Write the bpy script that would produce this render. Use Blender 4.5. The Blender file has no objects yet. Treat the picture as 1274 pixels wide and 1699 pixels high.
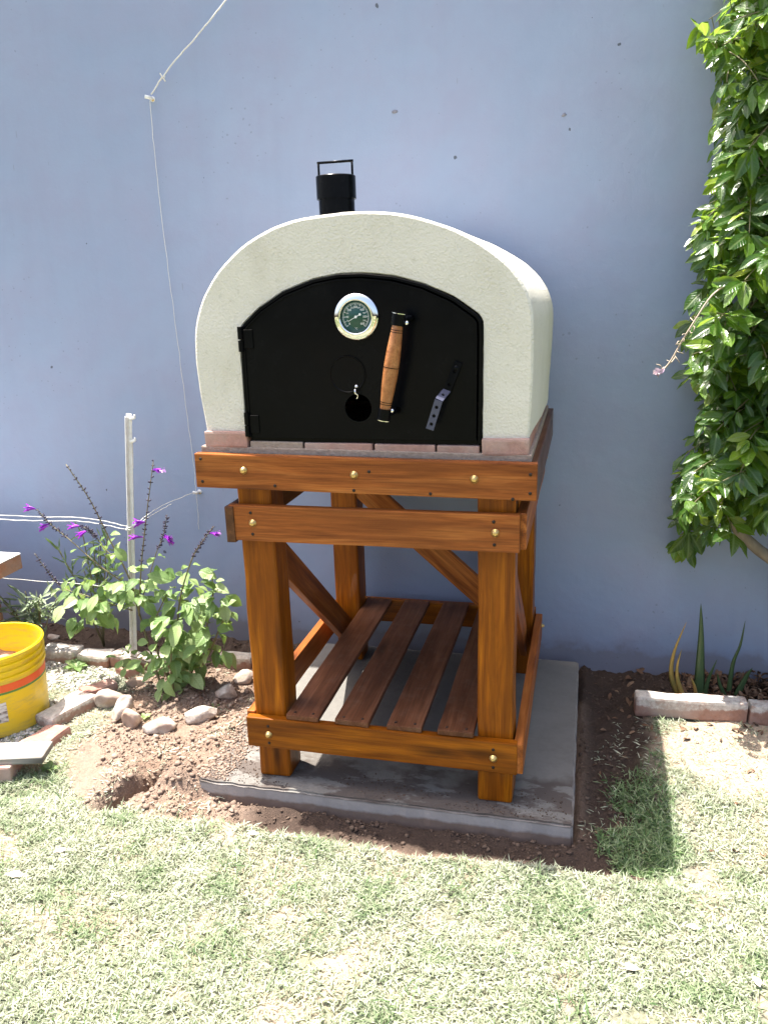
import bpy, bmesh, math, random
import numpy as np
from mathutils import Vector, Matrix, Euler, noise as mnoise
random.seed(7); RNG = np.random.default_rng(7)
R = math.radians; PI = math.pi
scn = bpy.context.scene
col = scn.collection

# ---------------------------------------------------------------- camera
yaw, pitch, roll = R(14.3113), R(-15.6204), R(-1.8746)
fw = Vector((-math.sin(yaw)*math.cos(pitch), math.cos(yaw)*math.cos(pitch), math.sin(pitch)))
rt = Vector((math.cos(yaw), math.sin(yaw), 0)); up = rt.cross(fw)
r2 = rt*math.cos(roll) + up*math.sin(roll); u2 = -rt*math.sin(roll) + up*math.cos(roll)
cd = bpy.data.cameras.new('camera'); cam = bpy.data.objects.new('camera', cd); col.objects.link(cam)
cam.matrix_world = Matrix(((r2.x, u2.x, -fw.x, .5343), (r2.y, u2.y, -fw.y, -2.8183), (r2.z, u2.z, -fw.z, 1.3797), (0, 0, 0, 1)))
cd.sensor_fit = 'VERTICAL'; cd.sensor_height = 24; cd.lens = 1340.97/1699*24
cd.clip_start = .02; cd.clip_end = 500
scn.camera = cam
# ---------------------------------------------------------------- light
SUN = Vector((.285, -.118, -1)).normalized()
to_sun = -SUN
w = bpy.data.worlds.new('World'); scn.world = w; w.use_nodes = True
nt = w.node_tree; bg = nt.nodes['Background']
sky = nt.nodes.new('ShaderNodeTexSky'); sky.sky_type = 'NISHITA'; sky.sun_disc = False
sky.sun_elevation = math.asin(to_sun.z); sky.sun_rotation = math.atan2(to_sun.x, to_sun.y)
sky.air_density = 1.0; sky.dust_density = 6.0; sky.ozone_density = 1.0
nt.links.new(sky.outputs[0], bg.inputs[0]); bg.inputs[1].default_value = .13
sd = bpy.data.lights.new('sun', 'SUN'); sd.energy = 4.4; sd.angle = R(.5); sd.color = (1, .95, .87)
sun = bpy.data.objects.new('sun', sd); col.objects.link(sun); sun.rotation_euler = SUN.to_track_quat('-Z', 'Y').to_euler()
sun.location = (-1, 1, 6)
scn.view_settings.view_transform = 'Standard'; scn.view_settings.look = 'None'
scn.view_settings.exposure = 1.72; scn.view_settings.gamma = 1; scn.view_settings.use_curve_mapping = False

# ---------------------------------------------------------------- material helpers
def mat(name, base=(.5, .5, .5), rough=.6, metal=0, spec=.5, build=None, coat=0):
    m = bpy.data.materials.new(name); m.use_nodes = True
    t = m.node_tree; b = t.nodes['Principled BSDF']
    b.inputs['Base Color'].default_value = (*base, 1); b.inputs['Roughness'].default_value = rough
    b.inputs['Metallic'].default_value = metal; b.inputs['Specular IOR Level'].default_value = spec
    b.inputs['Coat Weight'].default_value = coat; b.inputs['Coat Roughness'].default_value = .12
    if build: build(N(t), b)
    return m
class N:
    def __init__(s, t): s.t = t
    def n(s, kind, **kw):
        x = s.t.nodes.new('ShaderNode'+kind)
        for k, v in kw.items():
            if hasattr(x, k): setattr(x, k, v)
            else: x.inputs[k.replace('_', ' ')].default_value = v
        return x
    def l(s, a, b): s.t.links.new(a, b)
    def co(s, which='Object', scale=(1, 1, 1), loc=None, rand=False):
        c = s.n('TexCoord'); m = s.n('Mapping'); m.inputs['Scale'].default_value = scale
        if loc: m.inputs['Location'].default_value = loc
        s.l(c.outputs[which], m.inputs['Vector'])
        if rand:
            oi = s.n('ObjectInfo'); mu = s.n('Math', operation='MULTIPLY'); mu.inputs[1].default_value = 37.
            s.l(oi.outputs['Random'], mu.inputs[0]); s.l(mu.outputs[0], m.inputs['Location'])
        return m.outputs[0]
    def noise(s, v, scale, detail=4, rough=.55, dist=0):
        x = s.n('TexNoise', Scale=scale, Detail=detail, Roughness=rough, Distortion=dist); s.l(v, x.inputs['Vector']); return x.outputs['Fac']
    def vor(s, v, scale, out='Distance', feature='F1'):
        x = s.n('TexVoronoi', feature=feature); x.inputs['Scale'].default_value = scale; s.l(v, x.inputs['Vector']); return x.outputs[out]
    def ramp(s, f, stops):
        r = s.n('ValToRGB'); e = r.color_ramp.elements
        while len(e) > 1: e.remove(e[-1])
        def c4(c): return (c, c, c, 1) if isinstance(c, (int, float)) else (*c, 1)
        e[0].position = stops[0][0]; e[0].color = c4(stops[0][1])
        for p, c in stops[1:]:
            q = e.new(p); q.color = c4(c)
        s.l(f, r.inputs[0]); return r.outputs[0]
    def mix(s, f, a, b, mode='MIX'):
        x = s.n('Mix', data_type='RGBA', blend_type=mode)
        for i, v in ((0, f), (6, a), (7, b)):
            if isinstance(v, (int, float)): x.inputs[i].default_value = v if i == 0 else (v, v, v, 1)
            elif isinstance(v, tuple): x.inputs[i].default_value = (*v, 1)
            else: s.l(v, x.inputs[i])
        return x.outputs[2]
    def math(s, op, a, b=0.):
        x = s.n('Math', operation=op)
        for i, v in ((0, a), (1, b)):
            if isinstance(v, (int, float)): x.inputs[i].default_value = v
            else: s.l(v, x.inputs[i])
        return x.outputs[0]
    def bump(s, b, h, strength=.3, dist=.01, prev=None):
        x = s.n('Bump', Strength=strength, Distance=dist); s.l(h, x.inputs['Height'])
        if prev is not None: s.l(prev, x.inputs['Normal'])
        s.l(x.outputs[0], b.inputs['Normal']); return x.outputs[0]

def b_wall(n, b):
    v = n.co('Object')
    big = n.noise(v, 1.1, 5, .6); mid = n.noise(v, 4.5, 5, .65)
    vs = n.co('Object', (9, 9, .8)); drip = n.noise(vs, 1.2, 4)
    c = n.ramp(big, [(.3, (.256, .314, .45)), (.7, (.302, .360, .495))])
    c = n.mix(n.ramp(mid, [(.40, 0.), (.68, .65)]), c, (.285, .305, .43))
    c = n.mix(n.ramp(drip, [(.5, 0.), (.8, .16)]), c, (.215, .262, .375))
    # chips, specks
    nd_ = n.n('TexNoise', Scale=60, Detail=3); n.l(v, nd_.inputs['Vector']); vd = n.n('VectorMath', operation='MULTIPLY_ADD'); n.l(nd_.outputs['Color'], vd.inputs[0]); vd.inputs[1].default_value = (.010, .010, .014); n.l(v, vd.inputs[2]); vw = vd.outputs[0]
    d = n.vor(vw, 9.); m = n.noise(v, 5., 2); sp = n.math('LESS_THAN', d, n.math('MULTIPLY', n.math('MAXIMUM', n.math('SUBTRACT', m, .37), 0.), .20))
    c = n.mix(n.math('MULTIPLY', sp, .8), c, (.06, .065, .08))
    d2 = n.vor(vw, 33.); m2 = n.noise(v, 2.2, 3)
    sp2 = n.math('LESS_THAN', d2, n.math('MULTIPLY', n.math('MAXIMUM', n.math('SUBTRACT', m2, .42), 0.), .55))
    c = n.mix(n.math('MULTIPLY', sp2, .38), c, (.14, .15, .17))
    # short scratches
    d3 = n.vor(n.co('Object', (26, 1, 4.)), 1.6); m3 = n.noise(n.co('Object', (1, 1, 1), (7, 3, 5)), 3.1, 2)
    sp3 = n.math('LESS_THAN', d3, n.math('MULTIPLY', n.math('MAXIMUM', n.math('SUBTRACT', m3, .57), 0.), .8))
    c = n.mix(n.math('MULTIPLY', sp3, .45), c, (.2, .22, .25))
    # rain-splashed mud along the foot
    sx = n.n('SeparateXYZ'); n.l(v, sx.inputs[0])
    z = n.math('ADD', sx.outputs[2], n.math('MULTIPLY', n.noise(v, 9, 5), -.14))
    mud = n.ramp(z, [(0., .55), (.02, .25), (.05, .10), (.2, 0.)])
    c = n.mix(mud, c, (.17, .13, .105))
    n.l(c, b.inputs['Base Color'])
    p = n.bump(b, n.noise(v, 140, 4), .12, .002)
    n.bump(b, n.math('ADD', n.noise(v, 9, 6, .6), n.math('MULTIPLY', sp, -.4)), .35, .01, p)
M = {}
M['wall'] = mat('painted_render', rough=.62, spec=.25, build=b_wall)

def b_ground(n, b):
    v = n.co('Object')
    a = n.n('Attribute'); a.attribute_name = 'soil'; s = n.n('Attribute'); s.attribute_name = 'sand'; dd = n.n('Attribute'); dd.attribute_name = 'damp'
    fine = n.noise(v, 90, 6, .7); mid = n.noise(v, 14, 5, .6); big = n.noise(v, 3, 4)
    thatch = n.mix(n.ramp(fine, [(.35, 0.), (.68, 1.)]), (.12, .115, .08), (.34, .33, .26))
    thatch = n.mix(n.ramp(mid, [(.4, 0.), (.7, .6)]), thatch, (.17, .19, .10))
    sand = n.mix(fine, (.36, .27, .19), (.50, .40, .30))
    soil = n.mix(n.ramp(fine, [(.35, 0.), (.7, 1.)]), (.15, .10, .072), (.31, .22, .165))
    soil = n.mix(n.ramp(big, [(.4, 0.), (.65, .6)]), soil, (.29, .225, .18))
    damp = n.mix(fine, (.040, .028, .022), (.085, .060, .048))  # darker soil colour with shade painted in
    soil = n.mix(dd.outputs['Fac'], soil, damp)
    far = n.n('VectorMath', operation='LENGTH'); mp_ = n.n('Mapping'); mp_.inputs['Location'].default_value = (0, 1, 0); n.l(v, mp_.inputs['Vector']); n.l(mp_.outputs[0], far.inputs[0])
    thatch = n.mix(n.ramp(n.math('MULTIPLY', far.outputs['Value'], .1), [(.16, 0.), (.34, 1.)]), thatch, n.mix(mid, (.05, .08, .03), (.12, .14, .06)))
    c = n.mix(s.outputs['Fac'], thatch, sand); c = n.mix(a.outputs['Fac'], c, soil)
    n.l(c, b.inputs['Base Color'])
    p = n.bump(b, fine, .8, .012); n.bump(b, mid, .5, .02, p)
M['ground'] = mat('ground_earth', rough=.95, spec=.1, build=b_ground)

def wood(name, dark, mid, light, rough=.3, coat=.07, grain=.8, wear=0.):
    def f(n, b):
        v = n.co('Object', (1.2, 14, 14), rand=True)
        g1 = n.noise(v, 2.2, 6, .62, .6)
        v2 = n.co('Object', (3, 90, 90), rand=True); g2 = n.noise(v2, 2.5, 3, .6)
        w_ = n.n('TexWave', wave_type='RINGS', rings_direction='X'); w_.inputs['Scale'].default_value = 5.5
        w_.inputs['Distortion'].default_value = 5; w_.inputs['Detail'].default_value = 3
        w_.inputs['Detail Scale'].default_value = .8
        n.l(n.co('Object', (.25, 2.2, 2.2), rand=True), w_.inputs['Vector'])
        c = n.ramp(g1, [(.28, dark), (.5, mid), (.72, light)])
        c = n.mix(n.ramp(w_.outputs['Fac'], [(.0, .3), (.4, 0.)]), c, dark)
        c = n.mix(n.ramp(g2, [(.35, .5*grain), (.55, 0.)]), c, tuple(x*.42 for x in dark))
        bl = n.noise(n.co('Object', (2, 5, 5), rand=True), 1.5, 3)
        c = n.mix(n.ramp(bl, [(.38, 0.), (.70, .75)]), c, tuple(x*.52 for x in mid))
        kn = n.vor(n.co('Object', (2.2, 9, 9), rand=True), 1.1)
        c = n.mix(n.ramp(kn, [(.07, .9), (.14, .45), (.25, 0.)]), c, tuple(x*.35 for x in dark))
        oi = n.n('ObjectInfo'); hv = n.n('HueSaturation'); n.l(c, hv.inputs['Color'])
        n.l(n.math('ADD', n.math('MULTIPLY', oi.outputs['Random'], .42), .76), hv.inputs['Value'])
        c = hv.outputs[0]
        if wear:
            dn = n.noise(n.co('Object', (1, 1, 1), rand=True), 24, 5, .7)
            c = n.mix(n.ramp(dn, [(.5, 0.), (.72, wear)]), c, (.30, .25, .19))
        n.l(c, b.inputs['Base Color'])
        n.l(n.ramp(bl, [(.3, rough), (.7, min(1, rough+.2))]), b.inputs['Roughness'])
        p = n.bump(b, g2, .25, .0015); n.bump(b, n.noise(n.co('Object', (1.5, 8, 8), rand=True), 3, 3), .3, .006, p)
    return mat(name, build=f, coat=coat, rough=rough, spec=.16)
M['leg'] = wood('varnished_post_wood', (.12, .030, .002), (.30, .080, .003), (.52, .165, .006))
M['beam'] = wood('varnished_board_wood', (.14, .036, .009), (.37, .108, .022), (.58, .21, .05), rough=.4, coat=.08)
M['slat'] = wood('dark_stained_slat_wood', (.09, .032, .015), (.18, .070, .033), (.27, .115, .058), rough=.42, coat=.06, wear=.10)
M['side'] = wood('dark_side_board_wood', (.055, .022, .010), (.12, .045, .018), (.20, .08, .03), rough=.4, coat=.2)
M['greyboard'] = wood('weathered_grey_wood', (.30, .27, .23), (.46, .43, .38), (.62, .59, .54), rough=.9, coat=0, grain=.8)
M['grip'] = wood('turned_handle_wood', (.30, .10, .03), (.50, .20, .07), (.62, .29, .12), rough=.3, coat=.5)

def b_stucco(n, b):
    v = n.co('Object')
    f = n.noise(v, 190, 4, .6); g = n.noise(v, 5, 4)
    c = n.mix(g, (.63, .60, .515), (.70, .668, .58))
    c = n.mix(n.ramp(n.noise(v, 60, 3), [(.62, 0.), (.72, .3)]), c, (.42, .40, .31)); c = n.mix(n.ramp(n.noise(n.co('Object', (1, 1, .5)), 9, 6, .7), [(.50, 0.), (.72, .35)]), c, (.50, .46, .36))
    n.l(c, b.inputs['Base Color'])
    vo = n.vor(v, 150)
    p = n.bump(b, n.math('ADD', f, n.math('MULTIPLY', vo, .35)), .7, .0045); n.bump(b, n.noise(v, 12, 3), .3, .010, p)
M['stucco'] = mat('cream_stucco', rough=.85, spec=.2, build=b_stucco)

def b_brick(lime, side=(.46, .235, .185), topc=(.62, .58, .52)):
    def f(n, b):
        v = n.co('Object', rand=True)
        a = n.noise(v, 48, 6, .75); g = n.noise(v, 9, 4)
        c = n.mix(n.ramp(a, [(.35, 0.), (.7, 1.)]), tuple(x*.72 for x in side), side)
        c = n.mix(n.ramp(g, [(.42, 0.), (.66, .6)]), c, (.45, .37, .32))
        if lime:
            ge = n.n('NewGeometry'); sx = n.n('SeparateXYZ'); n.l(ge.outputs['True Normal'], sx.inputs[0])
            tc = n.n('TexCoord'); sn = n.n('SeparateXYZ'); n.l(tc.outputs['Object'], sn.inputs[0])
            k = n.ramp(n.math('ADD', sn.outputs[2], n.math('MULTIPLY', n.math('ADD', g, n.math('MULTIPLY', a, .6)), .05)), [(.046, 0.), (.052, 1.)])
            c = n.mix(n.math('MULTIPLY', k, n.ramp(n.noise(v, 26, 6, .7), [(.36, .25), (.5, lime)])), c, n.mix(n.ramp(a, [(.35, 0.), (.6, 1.)]), tuple(x*.62 for x in topc), topc))
        n.l(c, b.inputs['Base Color'])
        p = n.bump(b, a, .6, .005); n.bump(b, g, .5, .012, p)
    return f
M['brick'] = mat('red_brick', rough=.9, spec=.15, build=b_brick(0))
M['limebrick'] = mat('lime_topped_brick', rough=.92, spec=.15, build=b_brick(.9, side=(.36, .20, .145)))  # pale top: whitewash on the right blocks, painted-in sun glare on the left bricks
M['terracotta'] = mat('orange_brown_render', rough=.8, spec=.2, build=b_brick(0, side=(.46, .21, .11)))
M['palebrick'] = mat('pink_firebrick', rough=.9, spec=.15, build=b_brick(0, side=(.47, .285, .235)))

def b_conc(n, b):
    v = n.co('Object'); a = n.noise(v, 60, 6, .7); g = n.noise(v, 5, 5, .6)
    c = n.mix(a, (.12, .113, .103), (.19, .18, .165))
    c = n.mix(n.ramp(g, [(.4, 0.), (.7, .55)]), c, (.23, .22, .205))
    # spilled soil and mortar dirt near the front edge
    sx = n.n('SeparateXYZ'); n.l(v, sx.inputs[0])
    near = n.ramp(n.math('ADD', n.math('MULTIPLY', sx.outputs[1], -1.), n.math('MULTIPLY', n.math('SUBTRACT', n.noise(v, 7, 4), .5), .5)), [(.80, 0.), (.88, 1.)])
    blot = n.ramp(n.noise(n.co('Object', (1, 2.3, 1)), 7, 6, .65), [(.44, 0.), (.50, 1.)])
    topm = n.ramp(sx.outputs[2], [(.040, 0.), (.045, 1.)])
    c = n.mix(n.math('MULTIPLY', n.math('MULTIPLY', near, blot), n.math('MULTIPLY', topm, .8)), c, (.075, .058, .05))
    c = n.mix(n.math('MULTIPLY', n.math('SUBTRACT', 1., topm), .8), c, n.mix(a, (.30, .275, .265), (.40, .37, .355)))
    foot = n.ramp(n.math('ADD', sx.outputs[2], n.math('MULTIPLY', n.noise(v, 22, 4), -.02)), [(-.004, .9), (.008, 0.)])
    c = n.mix(foot, c, (.16, .11, .085))
    n.l(c, b.inputs['Base Color']); p = n.bump(b, a, .35, .004); n.bump(b, n.vor(v, 70), .15, .003, p)
M['concrete'] = mat('grey_concrete', rough=.85, spec=.2, build=b_conc)
M['mortar'] = mat('dusty_mortar', rough=.95, spec=.1, build=lambda n, b: (n.l(n.mix(n.noise(n.co(), 50, 5, .7), (.22, .16, .125), (.44, .36, .30)), b.inputs['Base Color']), n.bump(b, n.noise(n.co(), 80, 5), .8, .006)))
def b_black(n, b):
    v = n.co('Object'); a = n.noise(v, 9, 5, .6); f = n.noise(v, 160, 4)
    c = n.mix(n.ramp(a, [(.45, 0.), (.75, 1.)]), (.0020, .0024, .0036), (.004, .0042, .005))
    c = n.mix(n.ramp(n.noise(v, 46, 6, .75), [(.60, 0.), (.72, .25)]), c, (.018, .018, .022))
    n.l(c, b.inputs['Base Color'])
    n.l(n.ramp(a, [(.3, .16), (.7, .3)]), b.inputs['Roughness'])
    p = n.bump(b, f, .04, .001); n.bump(b, n.noise(v, 6, 2), .08, .01, p)
M['black'] = mat('black_enamel_steel', rough=.2, spec=.08, build=b_black)
M['gap'] = mat('sooty_gap', (.004, .004, .004), .9, spec=.05)
M['latch'] = mat('blued_perforated_steel', (.065, .07, .115), .4, metal=.4)
M['chrome'] = mat('polished_chrome', (.83, .83, .84), .07, metal=1)
M['brass'] = mat('brass_bolt', (.62, .43, .17), .3, metal=.85)
M['nail'] = mat('dark_screw_head', (.03, .018, .012), .5, metal=.5)
M['dial'] = mat('green_dial_face', (.006, .055, .038), .25, build=lambda n, b: n.l(n.mix(n.noise(n.co(), 30, 3), (.005, .05, .035), (.008, .07, .05)), b.inputs['Base Color']))
M['print'] = mat('white_dial_print', (.75, .78, .75), .5)
M['white'] = mat('white_plastic', (.80, .80, .78), .45, build=lambda n, b: (n.l(n.mix(n.ramp(n.noise(n.co(), 26, 5, .7), [(.45, 0.), (.75, .6)]), (.80, .80, .78), (.52, .49, .44)), b.inputs['Base Color']), n.bump(b, n.noise(n.co(), 60, 3), .1, .002)))
M['string'] = mat('white_twine', (.74, .73, .68), .8, build=lambda n, b: n.l(n.mix(n.noise(n.co(), 130, 3), (.52, .50, .45), (.80, .79, .74)), b.inputs['Base Color']))
def b_bucket(n, b):
    v = n.co('Object'); a = n.noise(n.co('Object', (1, 1, 5)), 12, 5, .7); sx = n.n('SeparateXYZ'); n.l(v, sx.inputs[0])
    c = n.mix(n.ramp(a, [(.48, 0.), (.66, .6)]), (.86, .60, .006), (.50, .37, .10))
    low = n.ramp(n.math('ADD', sx.outputs[2], n.math('MULTIPLY', n.noise(v, 14, 4), .12)), [(.05, 1.), (.16, 0.)])
    c = n.mix(n.math('MULTIPLY', low, .25), c, (.45, .36, .2))
    n.l(c, b.inputs['Base Color']); n.bump(b, a, .1, .002)
M['bucket'] = mat('yellow_plastic', rough=.35, build=b_bucket)
M['orange'] = mat('orange_print', (.85, .12, .02), .4); M['green'] = mat('green_print', (.10, .25, .05), .4)
M['label'] = mat('printed_label', rough=.5, build=lambda n, b: n.l(n.ramp(n.noise(n.co('Object', (1, 1, 3)), 30, 3), [(.4, (.12, .09, .07)), (.5, (.5, .45, .4)), (.6, (.7, .68, .63))]), b.inputs['Base Color']))
def b_stone(n, b):
    v = n.co('Object', rand=True); a = n.noise(v, 30, 6, .7); g = n.noise(v, 8, 3)
    c = n.mix(n.ramp(a, [(.35, 0.), (.65, 1.)]), (.30, .25, .21), (.58, .53, .47)); c = n.mix(n.ramp(g, [(.45, 0.), (.62, .8)]), c, (.36, .24, .175))
    n.l(c, b.inputs['Base Color']); p = n.bump(b, a, .6, .006); n.bump(b, g, .4, .02, p)
M['stone'] = mat('pale_field_stone', rough=.9, spec=.2, build=b_stone)
def b_lump(c0, c1, c2):
    def f(n, b):
        g = n.n('NewGeometry'); c = n.ramp(g.outputs['Random Per Island'], [(0., c0), (.6, c1), (1., c2)])
        n.l(n.mix(n.noise(n.co(), 120, 4), c, c1, 'MIX'), b.inputs['Base Color']); n.bump(b, n.noise(n.co(), 200, 4), .6, .003)
    return f
M['clod'] = mat('soil_clod', rough=.97, spec=.05, build=b_lump((.14, .10, .075), (.25, .185, .145), (.40, .32, .26)))
M['dampclod'] = mat('damp_soil_clod', rough=.97, spec=.05, build=b_lump((.055, .04, .032), (.10, .07, .055), (.16, .12, .09)))  # same soil clods, darkened to paint in the shade they lie in
M['gravel'] = mat('pale_gravel', rough=.9, spec=.15, build=b_lump((.34, .31, .28), (.52, .49, .45), (.68, .65, .61)))
M['litter'] = mat('dry_leaf_litter', rough=.85, spec=.15, build=b_lump((.07, .04, .028), (.16, .09, .055), (.34, .24, .16)))

def leafmat(name, stops, trans=(.30, .50, .03), tw=.4, rough=.33, spec=.5, veins=.5):
    m = bpy.data.materials.new(name); m.use_nodes = True; t = m.node_tree; n = N(t); b = t.nodes['Principled BSDF']
    g = n.n('NewGeometry'); oi = n.n('ObjectInfo')
    r = n.math('FRACT', n.math('ADD', g.outputs['Random Per Island'], oi.outputs['Random']))
    c = n.ramp(r, stops)
    f = n.noise(n.co('Object'), 22, 3)
    c = n.mix(n.ramp(f, [(.4, 0.), (.75, .35)]), c, tuple(x*.6 for x in stops[0][1]))
    ax_ = n.n('Attribute'); ax_.attribute_name = 'leafx'; ay_ = n.n('Attribute'); ay_.attribute_name = 'leafy'
    yy = n.math('ABSOLUTE', ay_.outputs['Fac']); vv = n.math('FRACT', n.math('MULTIPLY', n.math('SUBTRACT', ax_.outputs['Fac'], n.math('MULTIPLY', yy, 1.1)), 8.))
    vein = n.ramp(n.math('ABSOLUTE', n.math('SUBTRACT', vv, .5)), [(.0, 1.), (.16, 0.)]); midr = n.ramp(yy, [(.0, 1.), (.03, .6), (.05, 0.)])
    vein = n.math('MULTIPLY', n.math('MAXIMUM', n.math('MULTIPLY', vein, veins), midr), n.math('GREATER_THAN', ax_.outputs['Fac'], .001))
    c = n.mix(n.math('MULTIPLY', vein, .35), c, (.30, .38, .16))
    back = n.mix(.35, c, (.30, .36, .24)); c = n.mix(g.outputs['Backfacing'], c, back)
    n.l(c, b.inputs['Base Color']); b.inputs['Roughness'].default_value = rough; b.inputs['Specular IOR Level'].default_value = spec
    n.bump(b, n.math('SUBTRACT', 1., vein), .5, .002)
    tr = n.n('BsdfTranslucent'); n.l(n.mix(.55, c, trans), tr.inputs[0])
    mx = n.n('MixShader'); mx.inputs[0].default_value = tw
    n.l(b.outputs[0], mx.inputs[1]); n.l(tr.outputs[0], mx.inputs[2]); n.l(mx.outputs[0], t.nodes['Material Output'].inputs[0])
    return m
M['vineleaf'] = leafmat('vine_leaf', [(0., (.016, .055, .012)), (.4, (.028, .085, .015)), (.72, (.05, .13, .018)), (.9, (.12, .23, .022)), (1., (.28, .34, .03))], trans=(.45, .70, .02), tw=.40, rough=.26, spec=.6)
M['salvialeaf'] = leafmat('salvia_leaf', [(0., (.11, .20, .06)), (.5, (.22, .35, .11)), (.85, (.34, .46, .18)), (1., (.46, .56, .26))], trans=(.34, .52, .06), tw=.32, rough=.45, spec=.45, veins=1.)
M['greyleaf'] = leafmat('grey_green_leaf', [(0., (.14, .20, .12)), (1., (.32, .38, .26))], trans=(.25, .35, .12), tw=.25, rough=.5)
M['darkneedle'] = leafmat('dark_narrow_leaf', [(0., (.04, .09, .03)), (1., (.10, .18, .06))], tw=.25)
M['aloe'] = mat('aloe_leaf', rough=.4, build=lambda n, b: n.l(n.mix(n.noise(n.co(), 40, 3), (.035, .07, .028), (.07, .11, .04)), b.inputs['Base Color']))
M['aloedry'] = mat('aloe_dry_leaf', rough=.5, build=lambda n, b: n.l(n.ramp(n.noise(n.co('Object', (1, 1, .4)), 16, 3), [(.35, (.16, .15, .04)), (.5, (.42, .26, .06)), (.7, (.50, .20, .09))]), b.inputs['Base Color']))
M['purple'] = leafmat('purple_petal', [(0., (.16, .01, .32)), (1., (.42, .03, .62))], trans=(.5, .05, .8), tw=.3)
M['calyx'] = mat('dark_violet_calyx', (.035, .025, .055), .6)
M['pink'] = leafmat('pale_pink_petal', [(0., (.55, .38, .52)), (1., (.75, .6, .7))], trans=(.8, .6, .75), tw=.3)
M['stem'] = mat('green_brown_stem', rough=.6, build=lambda n, b: n.l(n.mix(n.noise(n.co(), 20, 3), (.12, .14, .05), (.20, .14, .08)), b.inputs['Base Color']))
M['bark'] = mat('grey_brown_bark', rough=.9, build=lambda n, b: (n.l(n.mix(n.noise(n.co('Object', (1, 1, .3)), 40, 5), (.13, .10, .075), (.33, .27, .21)), b.inputs['Base Color']), n.bump(b, n.noise(n.co('Object', (1, 1, .25)), 60, 5), .8, .006)))
M['stalk'] = mat('pale_flower_stalk', (.42, .34, .26), .6)
def b_grass(n, b):
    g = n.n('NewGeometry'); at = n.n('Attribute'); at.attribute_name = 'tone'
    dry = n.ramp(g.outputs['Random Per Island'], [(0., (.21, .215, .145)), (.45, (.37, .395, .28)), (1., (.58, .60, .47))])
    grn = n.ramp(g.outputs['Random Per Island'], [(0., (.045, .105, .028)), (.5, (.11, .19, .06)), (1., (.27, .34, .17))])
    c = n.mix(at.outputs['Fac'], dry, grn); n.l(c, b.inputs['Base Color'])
    tr = n.n('BsdfTranslucent'); n.l(c, tr.inputs[0]); mx = n.n('MixShader'); mx.inputs[0].default_value = .28
    out = n.t.nodes['Material Output']; n.l(b.outputs[0], mx.inputs[1]); n.l(tr.outputs[0], mx.inputs[2]); n.l(mx.outputs[0], out.inputs[0])
M['grass'] = mat('lawn_blade', rough=.5, spec=.4, build=b_grass)

# ---------------------------------------------------------------- object helpers
WM = {}
def mesh_bm(bm, name, smooth=False):
    me = bpy.data.meshes.new(name); bm.normal_update(); bm.to_mesh(me); bm.free()
    if smooth: me.polygons.foreach_set('use_smooth', [True]*len(me.polygons))
    return me
def link(name, me, mats, parent=None, world=None, kind=None):
    o = bpy.data.objects.new(name, me); col.objects.link(o)
    if me is not None and mats is not None and not me.materials:
        for m in (mats if isinstance(mats, (list, tuple)) else [mats]): me.materials.append(M[m])
    W = world if world is not None else (WM[parent] if parent else Matrix())
    WM[o] = W
    if parent: o.parent = parent; o.matrix_basis = WM[parent].inverted() @ W
    else: o.matrix_basis = W
    if kind: o['kind'] = kind
    return o
def tag(o, label=None, cat=None, group=None):
    if label: o['label'] = label
    if cat: o['category'] = cat
    if group: o['group'] = group
    return o
def thing(name, label, cat, loc=(0, 0, 0), group=None):
    return tag(link(name, None, None, None, Matrix.Translation(loc)), label, cat, group)
I4 = Matrix()
def frame(c, xdir, zdir=(0, 0, 1)):
    x = Vector(xdir).normalized(); z = Vector(zdir); z = (z - x*z.dot(x))
    z = z.normalized() if z.length > 1e-6 else x.orthogonal().normalized()
    y = z.cross(x)
    m = Matrix((x, y, z)).transposed().to_4x4(); m.translation = Vector(c); return m
def box_me(L, W, T, bev=.003, jit=0, seg=2, cuts=0):
    bm = bmesh.new(); bmesh.ops.create_cube(bm, size=1)
    for v in bm.verts: v.co = Vector((v.co.x*L, v.co.y*W, v.co.z*T))
    if cuts:
        ed = [e for e in bm.edges if abs((e.verts[0].co-e.verts[1].co).normalized().x) > .9]
        bmesh.ops.subdivide_edges(bm, edges=ed, cuts=cuts, use_grid_fill=True)
    if bev:
        ed = [e for e in bm.edges if len(e.link_faces) == 2 and e.calc_face_angle(0) > .5]
        bmesh.ops.bevel(bm, geom=ed, offset=bev, segments=seg, affect='EDGES', profile=.6)
    if jit:
        s = random.random()*50
        for v in bm.verts: v.co += mnoise.noise_vector(v.co*9 + Vector((s, s, s)))*jit
    return mesh_bm(bm, 'plank', False)
def plank(name, a, b, W, T, m, parent, zdir=(0, 0, 1), bev=.003, jit=.0012, cuts=5):
    """board from a to b, width W across, thickness T along zdir"""
    a = Vector(a); b = Vector(b)
    return link(name, box_me((b-a).length, W, T, bev, jit, 2, cuts), m, parent, frame((a+b)/2, b-a, zdir))
def tube_bm(bm, pts, rad, seg=8, cap=True):
    pts = [Vector(p) for p in pts]; rs = rad if isinstance(rad, (list, tuple)) else [rad]*len(pts)
    rings = []; ref = None
    for i, p in enumerate(pts):
        d = (pts[min(i+1, len(pts)-1)] - pts[max(i-1, 0)]).normalized()
        if ref is None: ref = d.orthogonal().normalized()
        ref = (ref - d*ref.dot(d)).normalized(); o = d.cross(ref)
        rings.append([bm.verts.new(p + (ref*math.cos(2*PI*k/seg) + o*math.sin(2*PI*k/seg))*rs[i]) for k in range(seg)])
    for a, b in zip(rings, rings[1:]):
        for k in range(seg): bm.faces.new((a[k], a[(k+1) % seg], b[(k+1) % seg], b[k]))
    if cap:
        bm.faces.new(rings[0][::-1]); bm.faces.new(rings[-1])
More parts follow.
